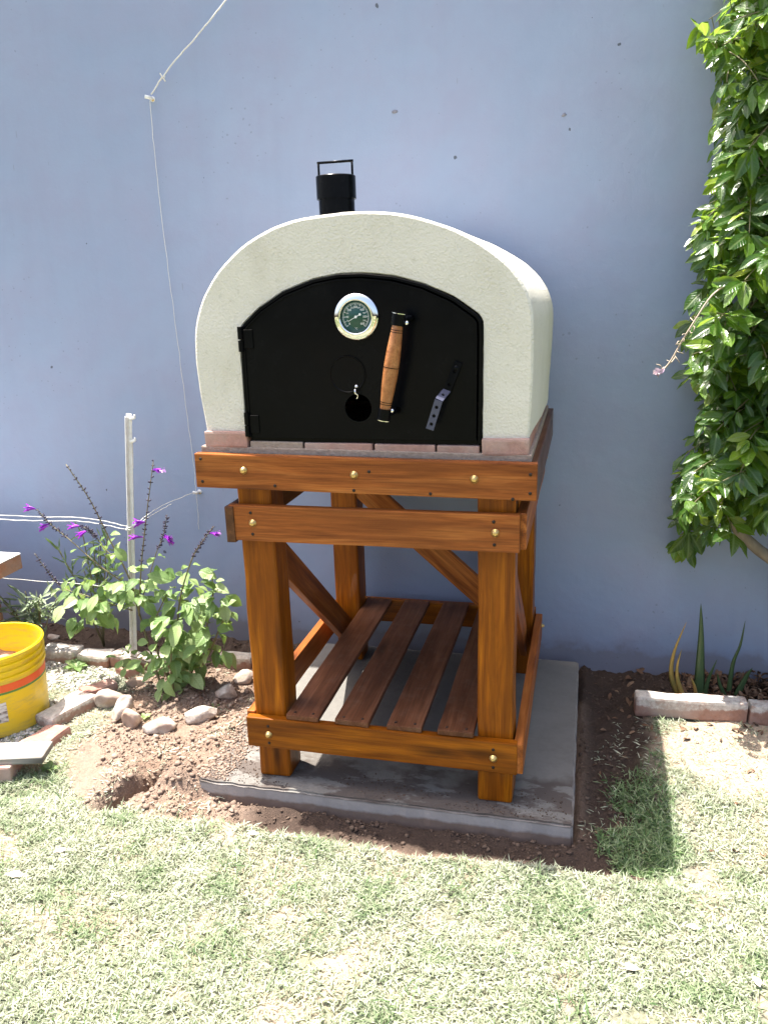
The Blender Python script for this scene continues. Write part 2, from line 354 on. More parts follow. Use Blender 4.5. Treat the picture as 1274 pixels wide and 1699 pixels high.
def tube(name, pts, rad, m, parent=None, seg=8):
    c = Vector(pts[0]); bm = bmesh.new(); tube_bm(bm, [Vector(p)-c for p in pts], rad, seg)
    return link(name, mesh_bm(bm, name, True), m, parent, Matrix.Translation(c))
def lathe_me(prof, seg=32, close=True, mi=None):
    """profile list of (r, z) about Z"""
    bm = bmesh.new(); rings = []
    for r, z in prof:
        if r < 1e-6: rings.append([bm.verts.new((0, 0, z))])
        else: rings.append([bm.verts.new((r*math.cos(2*PI*k/seg), r*math.sin(2*PI*k/seg), z)) for k in range(seg)])
    for j, (a, b) in enumerate(zip(rings, rings[1:])):
        for k in range(seg):
            k2 = (k+1) % seg
            if len(a) == 1 and len(b) == 1: continue
            if len(a) == 1: f = bm.faces.new((a[0], b[k2], b[k]))
            elif len(b) == 1: f = bm.faces.new((a[k], a[k2], b[0]))
            else: f = bm.faces.new((a[k], a[k2], b[k2], b[k]))
            if mi: f.material_index = mi[j]
    bmesh.ops.recalc_face_normals(bm, faces=bm.faces)
    return mesh_bm(bm, 'lathe', True)
def autosmooth(o, ang=35):
    me = o.data
    me.set_sharp_from_angle(angle=R(ang))
    return o
def catmull(pts, n):
    P = [Vector(p) for p in pts]; P = [P[0]*2-P[1]] + P + [P[-1]*2-P[-2]]; out = []
    for i in range(1, len(P)-2):
        for k in range(n):
            t = k/n; a, b, c, d = P[i-1:i+3]
            out.append(.5*((2*b) + (c-a)*t + (2*a-5*b+4*c-d)*t*t + (3*b-a-3*c+d)*t**3))
    out.append(P[-2].copy()); return out
def resample(pts, n):
    P = [Vector(p) for p in pts]; L = [0]
    for a, b in zip(P, P[1:]): L.append(L[-1] + (b-a).length)
    out = []; j = 0
    for i in range(n):
        s = L[-1]*i/(n-1)
        while j < len(L)-2 and L[j+1] < s: j += 1
        t = (s-L[j])/max(1e-9, L[j+1]-L[j]); out.append(P[j].lerp(P[j+1], min(1, max(0, t))))
    return out
def ico_lump(s, sub=2, rough=.25, seed=0):
    bm = bmesh.new(); bmesh.ops.create_icosphere(bm, subdivisions=sub, radius=1)
    o = Vector((seed*3.7, seed*1.3, seed*.7))
    for v in bm.verts:
        v.co *= 1 + rough*mnoise.noise(v.co*1.1+o)*1.6 + rough*.4*mnoise.noise(v.co*3+o)
        v.co = Vector((v.co.x*s[0], v.co.y*s[1], v.co.z*s[2]))
    return bm
def soup(name, V, F, m, attr=None, parent=None, kind='stuff', smooth=False):
    me = bpy.data.meshes.new(name); me.vertices.add(len(V)); me.vertices.foreach_set('co', np.ascontiguousarray(V, dtype=np.float32).ravel())
    k = F.shape[1]; me.loops.add(F.size); me.loops.foreach_set('vertex_index', np.ascontiguousarray(F, dtype=np.int32).ravel())
    me.polygons.add(len(F)); me.polygons.foreach_set('loop_start', np.arange(0, F.size, k, dtype=np.int32))
    if smooth: me.polygons.foreach_set('use_smooth', np.ones(len(F), dtype=bool))
    if attr:
        for an, av in attr.items():
            at = me.attributes.new(an, 'FLOAT', 'POINT'); at.data.foreach_set('value', np.ascontiguousarray(av, dtype=np.float32))
    me.update(calc_edges=True); me.validate()
    return link(name, me, m, parent, I4 if not parent else None, kind)

# ---------------------------------------------------------------- numpy noise
def _h(ix, iy, s):
    n = (ix*374761393 + iy*668265263 + s*69069) & 0xffffffff
    n = ((n ^ (n >> 13)) * 1274126177) & 0xffffffff
    return ((n ^ (n >> 16)) & 0xffff)/65535.
def vn(x, y, s=0):
    x = np.asarray(x, float); y = np.asarray(y, float)
    ix = np.floor(x).astype(np.int64); iy = np.floor(y).astype(np.int64); fx = x-ix; fy = y-iy
    fx = fx*fx*(3-2*fx); fy = fy*fy*(3-2*fy)
    a = _h(ix, iy, s); b = _h(ix+1, iy, s); c = _h(ix, iy+1, s); d = _h(ix+1, iy+1, s)
    return (a*(1-fx)+b*fx)*(1-fy) + (c*(1-fx)+d*fx)*fy
def fbm(x, y, f, o=4, s=0):
    r = 0; a = 1; t = 0
    for i in range(o): r = r + a*vn(x*f, y*f, s+i*17); t += a; a *= .5; f *= 2.03
    return r/t
def ss(a, b, x):
    t = np.clip((x-a)/(b-a), 0, 1); return t*t*(3-2*t)
def bumpf(x, y, cx, cy, rx, ry, p=1.):
    return np.exp(-(((x-cx)/rx)**2 + ((y-cy)/ry)**2)*p)
def soil_mask(x, y):
    n1 = (fbm(x, y, 5, 4, 3)-.5)*.22
    bed = ss(-.34, -.26, y + n1*.5)                                           # bed along the wall
    pl = ss(.0, .07, .30 - np.hypot((x+.68)*.85, (y+.80)*.9) + n1)              # dug soil left of the slab
    pl2 = ss(0., .07, .24 - np.hypot((x+.80), (y+.45)*.95) + n1)
    tr = ss(-1.165, -1.125, y + n1*.45) * ss(.80, .70, x + n1*.5) * ss(-.62, -.5, x)
    tr = np.where(y > -1.13+0*x, tr, tr)
    rs = ss(.76, .69, x + n1*.8 + ss(-.55, -.95, y)*.06) * ss(.45, .5, x) * ss(-1.10, -1.0, y + n1)
    slab = ((x > -.5) & (x < .56) & (y > -1.03)).astype(float)
    return np.clip(np.maximum.reduce([bed, pl, pl2, tr, rs, slab]), 0, 1)
def sand_mask(x, y):
    n1 = (fbm(x, y, 4, 4, 9)-.5)
    a = ss(.0, .1, .30 - np.hypot((x-1.03)*.8, (y+.52)*1.25) + n1*.3)
    l = ss(.58, .74, fbm(x, y, 2.9, 5, 21) + .10*bumpf(x, y, -.75, -1.3, .5, .25) + .07*bumpf(x, y, -.5, -1.62, .3, .12) - .10*ss(-.3, .5, x))
    l2 = ss(.60, .70, fbm(x, y, 13, 3, 27))*.5
    return np.clip(np.maximum.reduce([a, l*.85, l2]), 0, 1)
def height(x, y):
    near = ss(5, 2.5, np.hypot(x, y+1))
    h = .022*ss(-1.115, -1.17, y + (fbm(x, y, 6, 3, 3)-.5)*.08) + .012*ss(.68, .78, x)*ss(-.25, -.5, y)
    s = soil_mask(x, y)
    h = h + near*((fbm(x, y, 9, 4, 5)-.5)*.022 + (fbm(x, y, 38, 3, 8)-.5)*.020*(.35+s) + (fbm(x, y, 85, 2, 12)-.5)*.009*s)
    h = h + .022*bumpf(x, y, -.62, -1.07, .16, .05) + .06*bumpf(x, y, -.52, -.78, .08, .18) + .035*bumpf(x, y, -.56, -.99, .10, .05) + .035*bumpf(x, y, -.78, -.98, .06, .07) + .02*bumpf(x, y, -.58, -.98, .06, .035)
    h = h - .24*bumpf(x-(y+1.02)*.45, y, -.690, -1.02, .030, .08) - .07*bumpf(x, y, -.62, -.93, .09, .026) - .03*bumpf(x, y, -.52, -1.035, .10, .02)
    h = h + .03*bumpf(x, y, -.80, -.42, .14, .14)
    h = h - .018*ss(.56, .60, x)*ss(.74, .68, x)*ss(-1.0, -.9, y)
    edge = ss(-.49, -.40, x)*ss(.56, .53, x)*ss(-1.03, -1.0, y)
    h = h*(1-edge) - .03*edge
    return h
def hz(x, y): return float(height(np.array([x]), np.array([y]))[0])

# ---------------------------------------------------------------- ground
def axis(lo, hi, step, far):
    c = np.arange(lo, hi, step); t = np.array([.05, .12, .25, .5, 1, 2, 4, 8, 16, far])
    return np.concatenate([lo - t[::-1], c, hi + t])
gx = axis(-1.75, 1.45, .0105, 40); gy = axis(-2.3, .06, .0105, 40)
X, Y = np.meshgrid(gx, gy); nx, ny = len(gx), len(gy)
Z = height(X, Y)
V = np.stack([X, Y, Z], -1).reshape(-1, 3)
ii = (np.arange(ny-1)[:, None]*nx + np.arange(nx-1)[None, :]).ravel()
F = np.stack([ii, ii+1, ii+nx+1, ii+nx], 1)
S = soil_mask(X, Y); D = np.clip(ss(.50, .60, X)*S + ss(-1.0, -1.02, Y)*ss(-.42, -.25, X)*S*ss(-1.16,-1.10,Y) + ss(-.3, -.22, Y)*.8, 0, 1)  # D paints the shade of oven and wall into the soil colour
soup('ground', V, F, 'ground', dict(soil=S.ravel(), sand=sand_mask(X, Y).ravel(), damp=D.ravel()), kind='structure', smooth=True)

# ---------------------------------------------------------------- wall
HW = 2.45
bm = bmesh.new(); bmesh.ops.create_cube(bm, size=1)
for v in bm.verts: v.co = Vector((v.co.x*12, v.co.y*.2, v.co.z*(HW+.3)))
bmesh.ops.bevel(bm, geom=list(bm.edges), offset=.006, segments=2, affect='EDGES')
for v in bm.verts: v.co.z += (HW+.3)/2 - .3; v.co.y += .1
wo = link('garden_wall', mesh_bm(bm, 'garden_wall'), 'wall')
tag(wo, 'tall plain blue-grey painted wall behind the oven, specked with small chips', 'wall')
# chips knocked out of the paint: little proud plaster crumbs
def crumb(x, z, r):
    bm = ico_lump((r, .003, r*.8), 2, .4, x*7); return link('plaster_crumb', mesh_bm(bm, 'plaster_crumb', True), 'wall', wo, Matrix.Translation((x, 0, z)))
crumb(-.104, 1.926, .009); crumb(.435, 1.876, .007)

# ---------------------------------------------------------------- slab
bm = bmesh.new()
bmesh.ops.create_cube(bm, size=1)
for v in bm.verts: v.co = Vector((v.co.x*1.035+.022, v.co.y*.94-.54, v.co.z*.11-.005))
bmesh.ops.subdivide_edges(bm, edges=list(bm.edges), cuts=1, use_grid_fill=True)
bmesh.ops.bevel(bm, geom=[e for e in bm.edges if len(e.link_faces) == 2 and e.calc_face_angle(0) > .5], offset=.005, segments=2, affect='EDGES')
bmesh.ops.subdivide_edges(bm, edges=[e for e in bm.edges if e.calc_length() > .2], cuts=30, use_grid_fill=True)
for v in bm.verts:
    if v.co.y < -.98 or v.co.x > .52 or v.co.x < -.47: v.co += mnoise.noise_vector(v.co*22)*.0035 + mnoise.noise_vector(v.co*60)*.002
    if v.co.z > .04: v.co.z += mnoise.noise(v.co*6)*.002
o = link('concrete_slab', mesh_bm(bm, 'concrete_slab', False), 'concrete')
tag(o, 'grey concrete slab under the oven stand, its left corner half buried in soil', 'slab')

# ---------------------------------------------------------------- oven stand
st = thing('oven_stand', 'varnished orange-brown timber stand with slatted lower shelf carrying the pizza oven', 'oven stand', (0, -.53, .05))
YF = -.975                      # front face of the front rails
LX = (-.285, .335)              # leg centre x
def leg(x, y, z1, s=.092):
    me = box_me(z1-.05, s, s, .009, .003, 3, 9)
    return link('leg', me, 'leg', st, frame((x, y, (z1+.05)/2), (0, 0, 1), (0, -1, 0)))
leg(LX[0], YF+.024+.046, .90); leg(LX[1], YF+.024+.046, .90)
leg(-.28, -.155, .90); leg(.335, -.155, .90)
T = .024
def bolt(parent, x, y, z, r=.0078, d=(0, -1, 0)):
    me = lathe_me([(0, 0), (r*1.35, 0), (r*1.35, .0015), (r, .003), (r*.9, .007), (r*.5, .0095), (0, .0098)], 12)
    return link('bolt', me, 'brass', parent, frame((x, y, z), (1, 0, 0), d) if False else Matrix.Translation((x, y, z)) @ Vector(d).to_track_quat('Z', 'Y').to_matrix().to_4x4())
def screw(parent, x, y, z, r=.0042):
    me = lathe_me([(0, .0012), (r, .001), (r, -.001)], 8)
    return link('screw', me, 'nail', parent, Matrix.Translation((x, y, z)) @ Vector((0, -1, 0)).to_track_quat('Z', 'Y').to_matrix().to_4x4())
# front boards
tb = plank('front_board', (-.43, YF+T/2, .9405), (.43, YF+T/2, .9305), .089, T, 'beam', st, (0, -1, 0))
for x, z in ((-.297, .944), (-.008, .939), (.285, .936)): bolt(tb, x, YF, z)
for x, z in ((-.412, .971), (-.412, .912), (-.215, .906), (-.01, .900), (.18, .897), (.375, .890), (.415, .950), (.415, .905), (.03, .948)): screw(tb, x, YF-.0002, z)
mb = plank('front_rail', (-.348, YF+T/2, .804), (.392, YF+T/2, .804), .094, T, 'beam', st, (0, -1, 0))
for x in (-.283, .335):
    bolt(mb, x, YF, .806); screw(mb, x-.004, YF-.0002, .833); screw(mb, x-.002, YF-.0002, .776)
lb = plank('front_rail', (-.349, YF+T/2, .199), (.394, YF+T/2, .199), .090, T, 'leg', st, (0, -1, 0))
for x in (-.285, .333):
    bolt(lb, x, YF, .196); screw(lb, x, YF-.0002, .222); screw(lb, x, YF-.0002, .170)
# top side and rear boards (carry the oven floor)
plank('side_board', (-.418, YF+T+.001, .936), (-.418, -.10, .936), .085, T, 'side', st, (-1, 0, 0))
plank('side_board', (.418, YF+T+.001, .928), (.418, -.10, .928), .090, T, 'side', st, (1, 0, 0))
plank('rear_board', (-.405, -.10-T/2, .935), (.405, -.10-T/2, .93), .085, T, 'beam', st, (0, 1, 0))
# side rails outside the legs
plank('side_rail', (-.345, YF-.004, .800), (-.345, -.105, .800), .096, T, 'side', st, (-1, 0, 0)).location.x -= .0
rr = plank('side_rail', (.395, YF+T+.002, .804), (.395, -.105, .804), .092, T, 'beam', st, (1, 0, 0))
plank('side_rail', (-.344, YF+T+.002, .205), (-.344, -.105, .205), .088, T, 'beam', st, (-1, 0, 0))
lr = plank('side_rail', (.397, YF+.002, .200), (.397, -.105, .200), .086, T, 'beam', st, (1, 0, 0))
for z in (.22, .82): bolt(st, .4095 if z < .5 else .4075, -.16, z, .006, (1, 0, 0))
# rear rail low
plank('rear_rail', (-.33, -.105+T/2, .215), (.385, -.105+T/2, .215), .088, T, 'leg', st, (0, 1, 0))
# braces
plank('brace', (-.285, YF+.13, .69), (-.285, -.20, .165), .085, .026, 'beam', st, (1, 0, 0))
plank('brace', (-.245, -.178, .735), (.30, -.178, .245), .082, .026, 'beam', st, (0, 1, 0))
plank('brace', (.352, YF+.13, .69), (.352, -.20, .165), .085, .024, 'beam', st, (1, 0, 0))
# shelf slats
for x in (-.186, -.047, .097, .234):
    a = (x, YF+.006, .2525); b_ = (x+random.uniform(-.004, .004), -.095, .2525)
    s_ = plank('shelf_slat', a, b_, .094, .016, 'slat', st, (0, 0, 1), .003, .0018, 7)
    for sx in (-.025, .027):
        link('screw', lathe_me([(0, .0012), (.004, .001), (.004, -.001)], 8), 'nail', s_, Matrix.Translation((x+sx, YF+.022, .2606)))

# ---------------------------------------------------------------- oven
ov = thing('pizza_oven', 'cream stucco domed pizza oven with black arched steel door and chimney', 'pizza oven', (0, -.52, .976))
link('oven_floor', box_me(.84, .80, .018, .003, .001, 2, 3), 'mortar', ov, Matrix.Translation((-.005, -.541, .984)) @ Matrix.Rotation(R(.55), 4, 'Y'))
def brick(parent, c, s, m, rz=0, bev=.006, jit=.0025, rx=0., ry=0., name='brick'):
    return link(name, box_me(*s, bev, jit, 2, 9 if jit > .005 else 3), m, parent, Matrix.Translation(c) @ Euler((rx, ry, rz)).to_matrix().to_4x4())
brick(ov, (-.355, -.905, 1.015), (.118, .075, .043), 'palebrick'); brick(ov, (.353, -.905, 1.0055), (.112, .075, .042), 'palebrick')
for i, (a, b_) in enumerate(((-.290, -.150), (-.144, .030), (.036, .185), (.190, .292))):
    brick(ov, ((a+b_)/2, -.895, .9995-.008*(a+b_)/2), (b_-a, .085, .019), 'mortar' if i in (0,) else 'palebrick', bev=.003, jit=.0015)
for sx, zz in ((-.385, 1.013), (.380, 1.0045)):
    for k in range(4): brick(ov, (sx, -.765+k*.185, zz), (.175, .055, .040), 'palebrick' if k % 2 else 'brick', rz=PI/2)
brick(ov, (-.1, -.155, 1.008), (.5, .055, .040), 'palebrick'); brick(ov, (.255, -.155, 1.005), (.19, .055, .040), 'palebrick')
# vault
OUT = [(-.412, 1.038), (-.420, 1.12), (-.423, 1.211), (-.416, 1.30), (-.391, 1.364), (-.345, 1.424), (-.277, 1.480), (-.198, 1.518), (-.122, 1.537), (-.048, 1.545), (.009, 1.546), (.08, 1.540), (.149, 1.527), (.217, 1.505), (.284, 1.472), (.351, 1.422), (.392, 1.369), (.411, 1.315), (.414, 1.257), (.412, 1.149), (.407, 1.027)]
INN = [(-.299, 1.020), (-.300, 1.12), (-.299, 1.211), (-.295, 1.290), (-.284, 1.304), (-.244, 1.338), (-.178, 1.376), (-.099, 1.402), (-.038, 1.411), (.02, 1.411), (.093, 1.402), (.165, 1.382), (.235, 1.350), (.290, 1.310), (.299, 1.296), (.300, 1.26), (.299, 1.15), (.297, 1.010)]
NP = 121
outl = resample([Vector((x, z, 0)) for x, z in [(p.x, p.y) for p in catmull([(x, z, 0) for x, z in OUT], 8)]], NP)
innl = resample([Vector((x, z, 0)) for x, z in INN], NP)
bm = bmesh.new()
def ring(pts, y, sx=1., cz=1.0, k=1.):
    return [bm.verts.new((p.x*sx, y, cz + (p.y-cz)*k)) for p in pts]
def stitch(a, b, mi=0):
    for i in range(NP-1):
        f = bm.faces.new((a[i], a[i+1], b[i+1], b[i])); f.material_index = mi; f.smooth = True
rings = []
yf = -.93
rings.append(ring(innl, -.86)); rings.append(ring(innl, yf+.004))
for t in (.02, .2, .4, .6, .8, .955, .985):
    rings.append(ring([a.lerp(b, t) for a, b in zip(innl, outl)], yf + (0 if t < .97 else .003)))
for y, s, k in ((yf+.005, 1., 1.), (yf+.010, 1.0005, 1.), (yf+.1, 1.006, .999), (-.72, 1.017, .996), (-.60, 1.026, .993), (-.48, 1.031, .990), (-.36, 1.033, .986), (-.24, 1.030, .982), (-.17, 1.018, .975), (-.13, .99, .975), (-.11, .93, .94), (-.10, .85, .88)):
    rings.append(ring(outl, y, s, 1.0, k))
for a, b_ in zip(rings, rings[1:]): stitch(a, b_)
# close the back
bk = rings[-1]; bm.faces.new(bk)
# underside seam at both feet
for v in bm.verts:
    n_ = mnoise.noise_vector(v.co*7)*.0035 + mnoise.noise_vector(v.co*30)*.0012
    if v.co.y < -.9 and v not in rings[0] and v not in rings[1]: n_.x *= .6; n_.z *= .6
    v.co += n_
bmesh.ops.recalc_face_normals(bm, faces=bm.faces)
vault = link('vault', mesh_bm(bm, 'vault', True), 'stucco', ov, I4); autosmooth(vault, 32)
# inner chamber shell, coloured flat black for the firebox darkness
bm = bmesh.new(); a = [bm.verts.new((p.x*.985, -.885, p.y)) for p in innl]; b_ = [bm.verts.new((p.x*.985, -.25, p.y)) for p in innl]
for i in range(NP-1): bm.faces.new((a[i], b_[i], b_[i+1], a[i+1]))
bm.faces.new(b_); link('firebox', mesh_bm(bm, 'firebox', True), 'gap', ov, I4)

# door frame: arched strip around the opening
def inset(pts, d):
    out = []
    for i, p in enumerate(pts):
        t = (pts[min(i+1, len(pts)-1)] - pts[max(i-1, 0)]).normalized(); out.append(p + Vector((t.y, -t.x, 0))*d)
    return out
def strip(pa, pb, y0, y1, bm):
    n_ = len(pa); A = [bm.verts.new((p.x, y0, p.y)) for p in pa]; B = [bm.verts.new((p.x, y0, p.y)) for p in pb]
    C = [bm.verts.new((p.x, y1, p.y)) for p in pa]; D_ = [bm.verts.new((p.x, y1, p.y)) for p in pb]
    for i in range(n_-1):
        for q in ((A, B), (B, D_), (D_, C), (C, A)): bm.faces.new((q[0][i], q[0][i+1], q[1][i+1], q[1][i]))
    for i in (0, n_-1): bm.faces.new((A[i], B[i], D_[i], C[i]))
    bmesh.ops.recalc_face_normals(bm, faces=bm.faces)
bm = bmesh.new(); strip(inset(innl, .0015), inset(innl, .010), -.9345, -.86, bm)
bmesh.ops.bevel(bm, geom=[e for e in bm.edges if e.calc_face_angle(0) > .6 and all(v.co.y < -.93 for v in e.verts)], offset=.0015, segments=1, affect='EDGES')
df = link('door_frame', mesh_bm(bm, 'door_frame'), 'black', ov, I4)
bm = bmesh.new()
bmesh.ops.create_cube(bm, size=1)
for v in bm.verts: v.co = Vector((v.co.x*.574+.001, v.co.y*.05-.905, v.co.z*.008+1.0145))
link('door_sill', mesh_bm(bm, 'door_sill'), 'black', ov, I4)
# door plate (arched, with a round draught hole)
dl = inset(innl, .0125)
dpts = [Vector((p.x, p.y)) for p in dl if p.y > 1.022]
dpts = [Vector((-.2865, 1.0205))] + dpts + [Vector((.2865, 1.0205))]
HC, HR = Vector((-.001, 1.097)), .0335
def door_plate(y0, y1):
    bm = bmesh.new(); n_ = 48
    hole = [HC + Vector((math.cos(2*PI*k/n_), math.sin(2*PI*k/n_)))*HR for k in range(n_)]
    front = []
    for loop in (dpts, hole):
        vs = [bm.verts.new((p.x, y0, p.y)) for p in loop]
        front.append(vs)
    ed = []
    for vs in front:
        for i in range(len(vs)): ed.append(bm.edges.new((vs[i], vs[(i+1) % len(vs)])))
    bmesh.ops.triangle_fill(bm, use_beauty=True, use_dissolve=False, edges=ed)
    r = bmesh.ops.extrude_face_region(bm, geom=list(bm.faces))
    for e in r['geom']:
        if isinstance(e, bmesh.types.BMVert): e.co.y = y1
    bmesh.ops.recalc_face_normals(bm, faces=bm.faces)
    return mesh_bm(bm, 'door')
door = link('door', door_plate(-.9385, -.932), 'black', ov, I4)
# rim bead along the plate edge
bm = bmesh.new(); strip([Vector((p.x, p.y, 0)) for p in dpts], inset([Vector((p.x, p.y, 0)) for p in dpts], .004), -.9415, -.9387, bm)
link('edge_bead', mesh_bm(bm, 'edge_bead'), 'black', door, I4)
# hinges
for z in (1.265, 1.055):
    bm = bmesh.new(); tube_bm(bm, [(-.291, -.944, z-.03), (-.291, -.944, z-.003)], .0065, 12); tube_bm(bm, [(-.291, -.944, z), (-.291, -.944, z+.03)], .0065, 12)
    link('hinge', mesh_bm(bm, 'hinge', False), 'black', door, I4)
    h = link('hinge_leaf', box_me(.024, .046, .003, .001, 0, 1, 0), 'black', door, frame((-.272, -.9405, z), (1, 0, 0), (0, -1, 0)))
# thermometer
TX, TZ = .0045, 1.312
def facing(x, y, z): return Matrix.Translation((x, y, z)) @ Matrix.Rotation(PI/2, 4, 'X')   # local +Z -> -Y
th = link('thermometer', lathe_me([(0, .0), (.0535, 0), (.0545, .003), (.0542, .006), (.0525, .0088), (.049, .0108), (.044, .0128), (.0405, .0138), (.0385, .0135), (.0372, .0115), (.0366, .0085)], 64), 'chrome', ov, facing(TX, -.9388, TZ))
autosmooth(th, 50)
dialm = lathe_me([(0, .0085), (.0362, .0085), (.0362, .008)], 48)
dial = link('dial', dialm, 'dial', th, facing(TX, -.9388, TZ))
bm = bmesh.new()
def on_dial(a, r): return Vector((TX + math.sin(a)*r, -.94755, TZ + math.cos(a)*r))
def quad(a, r0, r1, w_):
    d = on_dial(a, 1) - on_dial(a, 0); d.normalize(); s = Vector((d.z, 0, -d.x))*w_/2
    p0 = on_dial(a, r0); p1 = on_dial(a, r1); bm.faces.new([bm.verts.new(p) for p in (p0-s, p0+s, p1+s, p1-s)])
for k in range(61):
    a = R(-135 + 270*k/60); quad(a, .0285 if k % 5 else .0262, .0315, .0005 if k % 5 else .0009)
for k in range(60):
    a = R(-135 + 270*(k+.5)/60); d = on_dial(a, 1)-on_dial(a, 0); s = Vector((d.z, 0, -d.x))*.00085; p = on_dial(a, .0318)
    bm.faces.new([bm.verts.new(q) for q in (p-s, p+s, p+s+d*.0005, p-s+d*.0005)])
link('dial_scale', mesh_bm(bm, 'dial_scale'), 'print', th, I4)
def text_mesh(s, size, name='dial_numbers'):
    cu = bpy.data.curves.new(name, 'FONT'); cu.body = s; cu.size = size; cu.align_x = 'CENTER'; cu.align_y = 'CENTER'; cu.resolution_u = 3
    t = bpy.data.objects.new('tmp', cu); col.objects.link(t); bpy.context.view_layer.update()
    me = bpy.data.meshes.new_from_object(t.evaluated_get(bpy.context.evaluated_depsgraph_get())); bpy.data.objects.remove(t); me.name = name
    return me
bm = bmesh.new()
for k in range(13):
    me = text_mesh(str(k*50), .0068 if k % 2 == 0 else .0045)
    p = on_dial(R(-135+22.5*k), .0222); mt = Matrix.Translation(p) @ Matrix.Rotation(PI/2, 4, 'X')
    me.transform(mt); bm.from_mesh(me); bpy.data.meshes.remove(me)
me = text_mesh('\u00b0C', .0062); me.transform(Matrix.Translation(on_dial(PI, .0265)) @ Matrix.Rotation(PI/2, 4, 'X')); bm.from_mesh(me); bpy.data.meshes.remove(me)
link('dial_numbers', mesh_bm(bm, 'dial_numbers'), 'print', th, I4)
a = R(-118); bm = bmesh.new()
d = (on_dial(a, 1)-on_dial(a, 0)).normalized(); s = Vector((d.z, 0, -d.x)); c = on_dial(a, 0) + Vector((0, -.001, 0))
bm.faces.new([bm.verts.new(q) for q in (c-d*.008-s*.0009, c-d*.008+s*.0009, c+d*.021+s*.0004, c+d*.021-s*.0004)])
for cc, rr_ in ((c, .0032), (c-d*.0115, .0030)):
    bm.faces.new([bm.verts.new(cc + Vector((math.cos(t), 0, math.sin(t)))*rr_ + Vector((0, -.0003, 0))) for t in [2*PI*k/14 for k in range(14)]])
nd = link('needle', mesh_bm(bm, 'needle'), 'print', th, I4)
# draught cover disc, its rim and pivot hook
dc = link('draught_cover', lathe_me([(0, .0018), (.041, .0018), (.0425, .0032), (.0445, .0032), (.0455, .0)], 40), 'black', door, facing(-.024, -.9388, 1.178))
autosmooth(dc)
tube('cover_hook', catmull([(-.002, -.944, 1.147), (-.002, -.956, 1.143), (-.001, -.958, 1.135), (.003, -.954, 1.131), (.002, -.950, 1.125), (-.001, -.948, 1.121)], 4), .0021, 'chrome', door)
link('pivot_screw', lathe_me([(0, .0035), (.0035, .0025), (.0045, 0)], 12), 'chrome', door, facing(-.003, -.9405, 1.149))
# handle
HA, HB = Vector((.122, -1.005, 1.319)), Vector((.078, -1.005, 1.080))
ax = (HA-HB); Lh = ax.length; hm = Matrix.Translation(HB) @ ax.to_track_quat('Z', 'Y').to_matrix().to_4x4()
prof = [(.0118, .024), (.0122, .03)]
for k in range(13):
    t = k/12; prof.append((.0125 + .0052*math.sin(PI*t)**1.1, .032 + (Lh-.064)*t))
prof += [(.0122, Lh-.030), (.0118, Lh-.024)]
gr = link('handle', lathe_me(prof, 24), 'grip', door, hm @ Matrix.Identity(4))
def hcol(z0, z1, rr_, m, nm):
    return link(nm, lathe_me([(0, z0), (rr_, z0), (rr_, z1), (0, z1)], 24), m, door, hm)
for nm, z0, z1 in (('handle_cap', 0, .026), ('handle_cap', Lh-.026, Lh)):
    autosmooth(hcol(z0, z1, .0150, 'black', nm))
for z0 in (0-.0015, Lh): autosmooth(hcol(z0, z0+.0015, .0168, 'chrome', 'cap_disc'))
for zb, rr_ in ((.036, .0128), (.041, .0132), (Lh*.5, .0179), (Lh-.042, .0131), (Lh-.037, .0128)): autosmooth(hcol(zb, zb+.0016, rr_+.0003, 'gap', 'burnt_ring'))
for q in (HB + ax.normalized()*.013, HA - ax.normalized()*.013):
    tube('handle_bracket', [q, Vector((q.x+.012, -.975, q.z)), Vector((q.x+.017, -.937, q.z))], .0075, 'black', door, 10)
    link('bracket_screw', lathe_me([(0, .004), (.004, .003), (.005, 0)], 10), 'chrome', door, facing(q.x+.0175, -1.003, q.z-.008 if q.z > 1.2 else q.z+.008) )
# latch: bent perforated strip
def perforated(L, W_, T_, holes, r):
    bm = bmesh.new(); ed = []
    loops = [[(-L/2, -W_/2), (L/2, -W_/2), (L/2, W_/2), (-L/2, W_/2)]] + [[(h+r*math.cos(2*PI*k/14), r*math.sin(2*PI*k/14)) for k in range(14)] for h in holes]
    for lp in loops:
        vs = [bm.verts.new((x, y, 0)) for x, y in lp]
        for i in range(len(vs)): ed.append(bm.edges.new((vs[i], vs[(i+1) % len(vs)])))
    bmesh.ops.triangle_fill(bm, use_beauty=True, edges=ed)
    r_ = bmesh.ops.extrude_face_region(bm, geom=list(bm.faces))
    for e in r_['geom']:
        if isinstance(e, bmesh.types.BMVert): e.co.z = T_
    bmesh.ops.recalc_face_normals(bm, faces=bm.faces); return mesh_bm(bm, 'latch')
p1, p2 = Vector((.183, -.985, 1.055)), Vector((.205, -.985, 1.122)); p3 = Vector((.218, -.948, 1.140)); p4 = Vector((.245, -.944, 1.205))
link('latch', perforated((p2-p1).length, .0185, .003, (-.022, -.002, .019), .0042), 'latch', door, frame((p1+p2)/2, p2-p1, (0, -1, 0)))
link('latch', perforated((p3-p2).length, .0185, .003, (.0,), .004), 'latch', door, frame((p2+p3)/2, p3-p2, (0, -1, .3)))
link('latch', perforated((p4-p3).length, .0185, .003, (-.02, .012), .004), 'black', door, frame((p3+p4)/2, p4-p3, (0, -1, 0)))
link('latch_screw', lathe_me([(0, .003), (.005, .002), (.006, 0)], 10), 'black', door, facing(.240, -.947, 1.192))
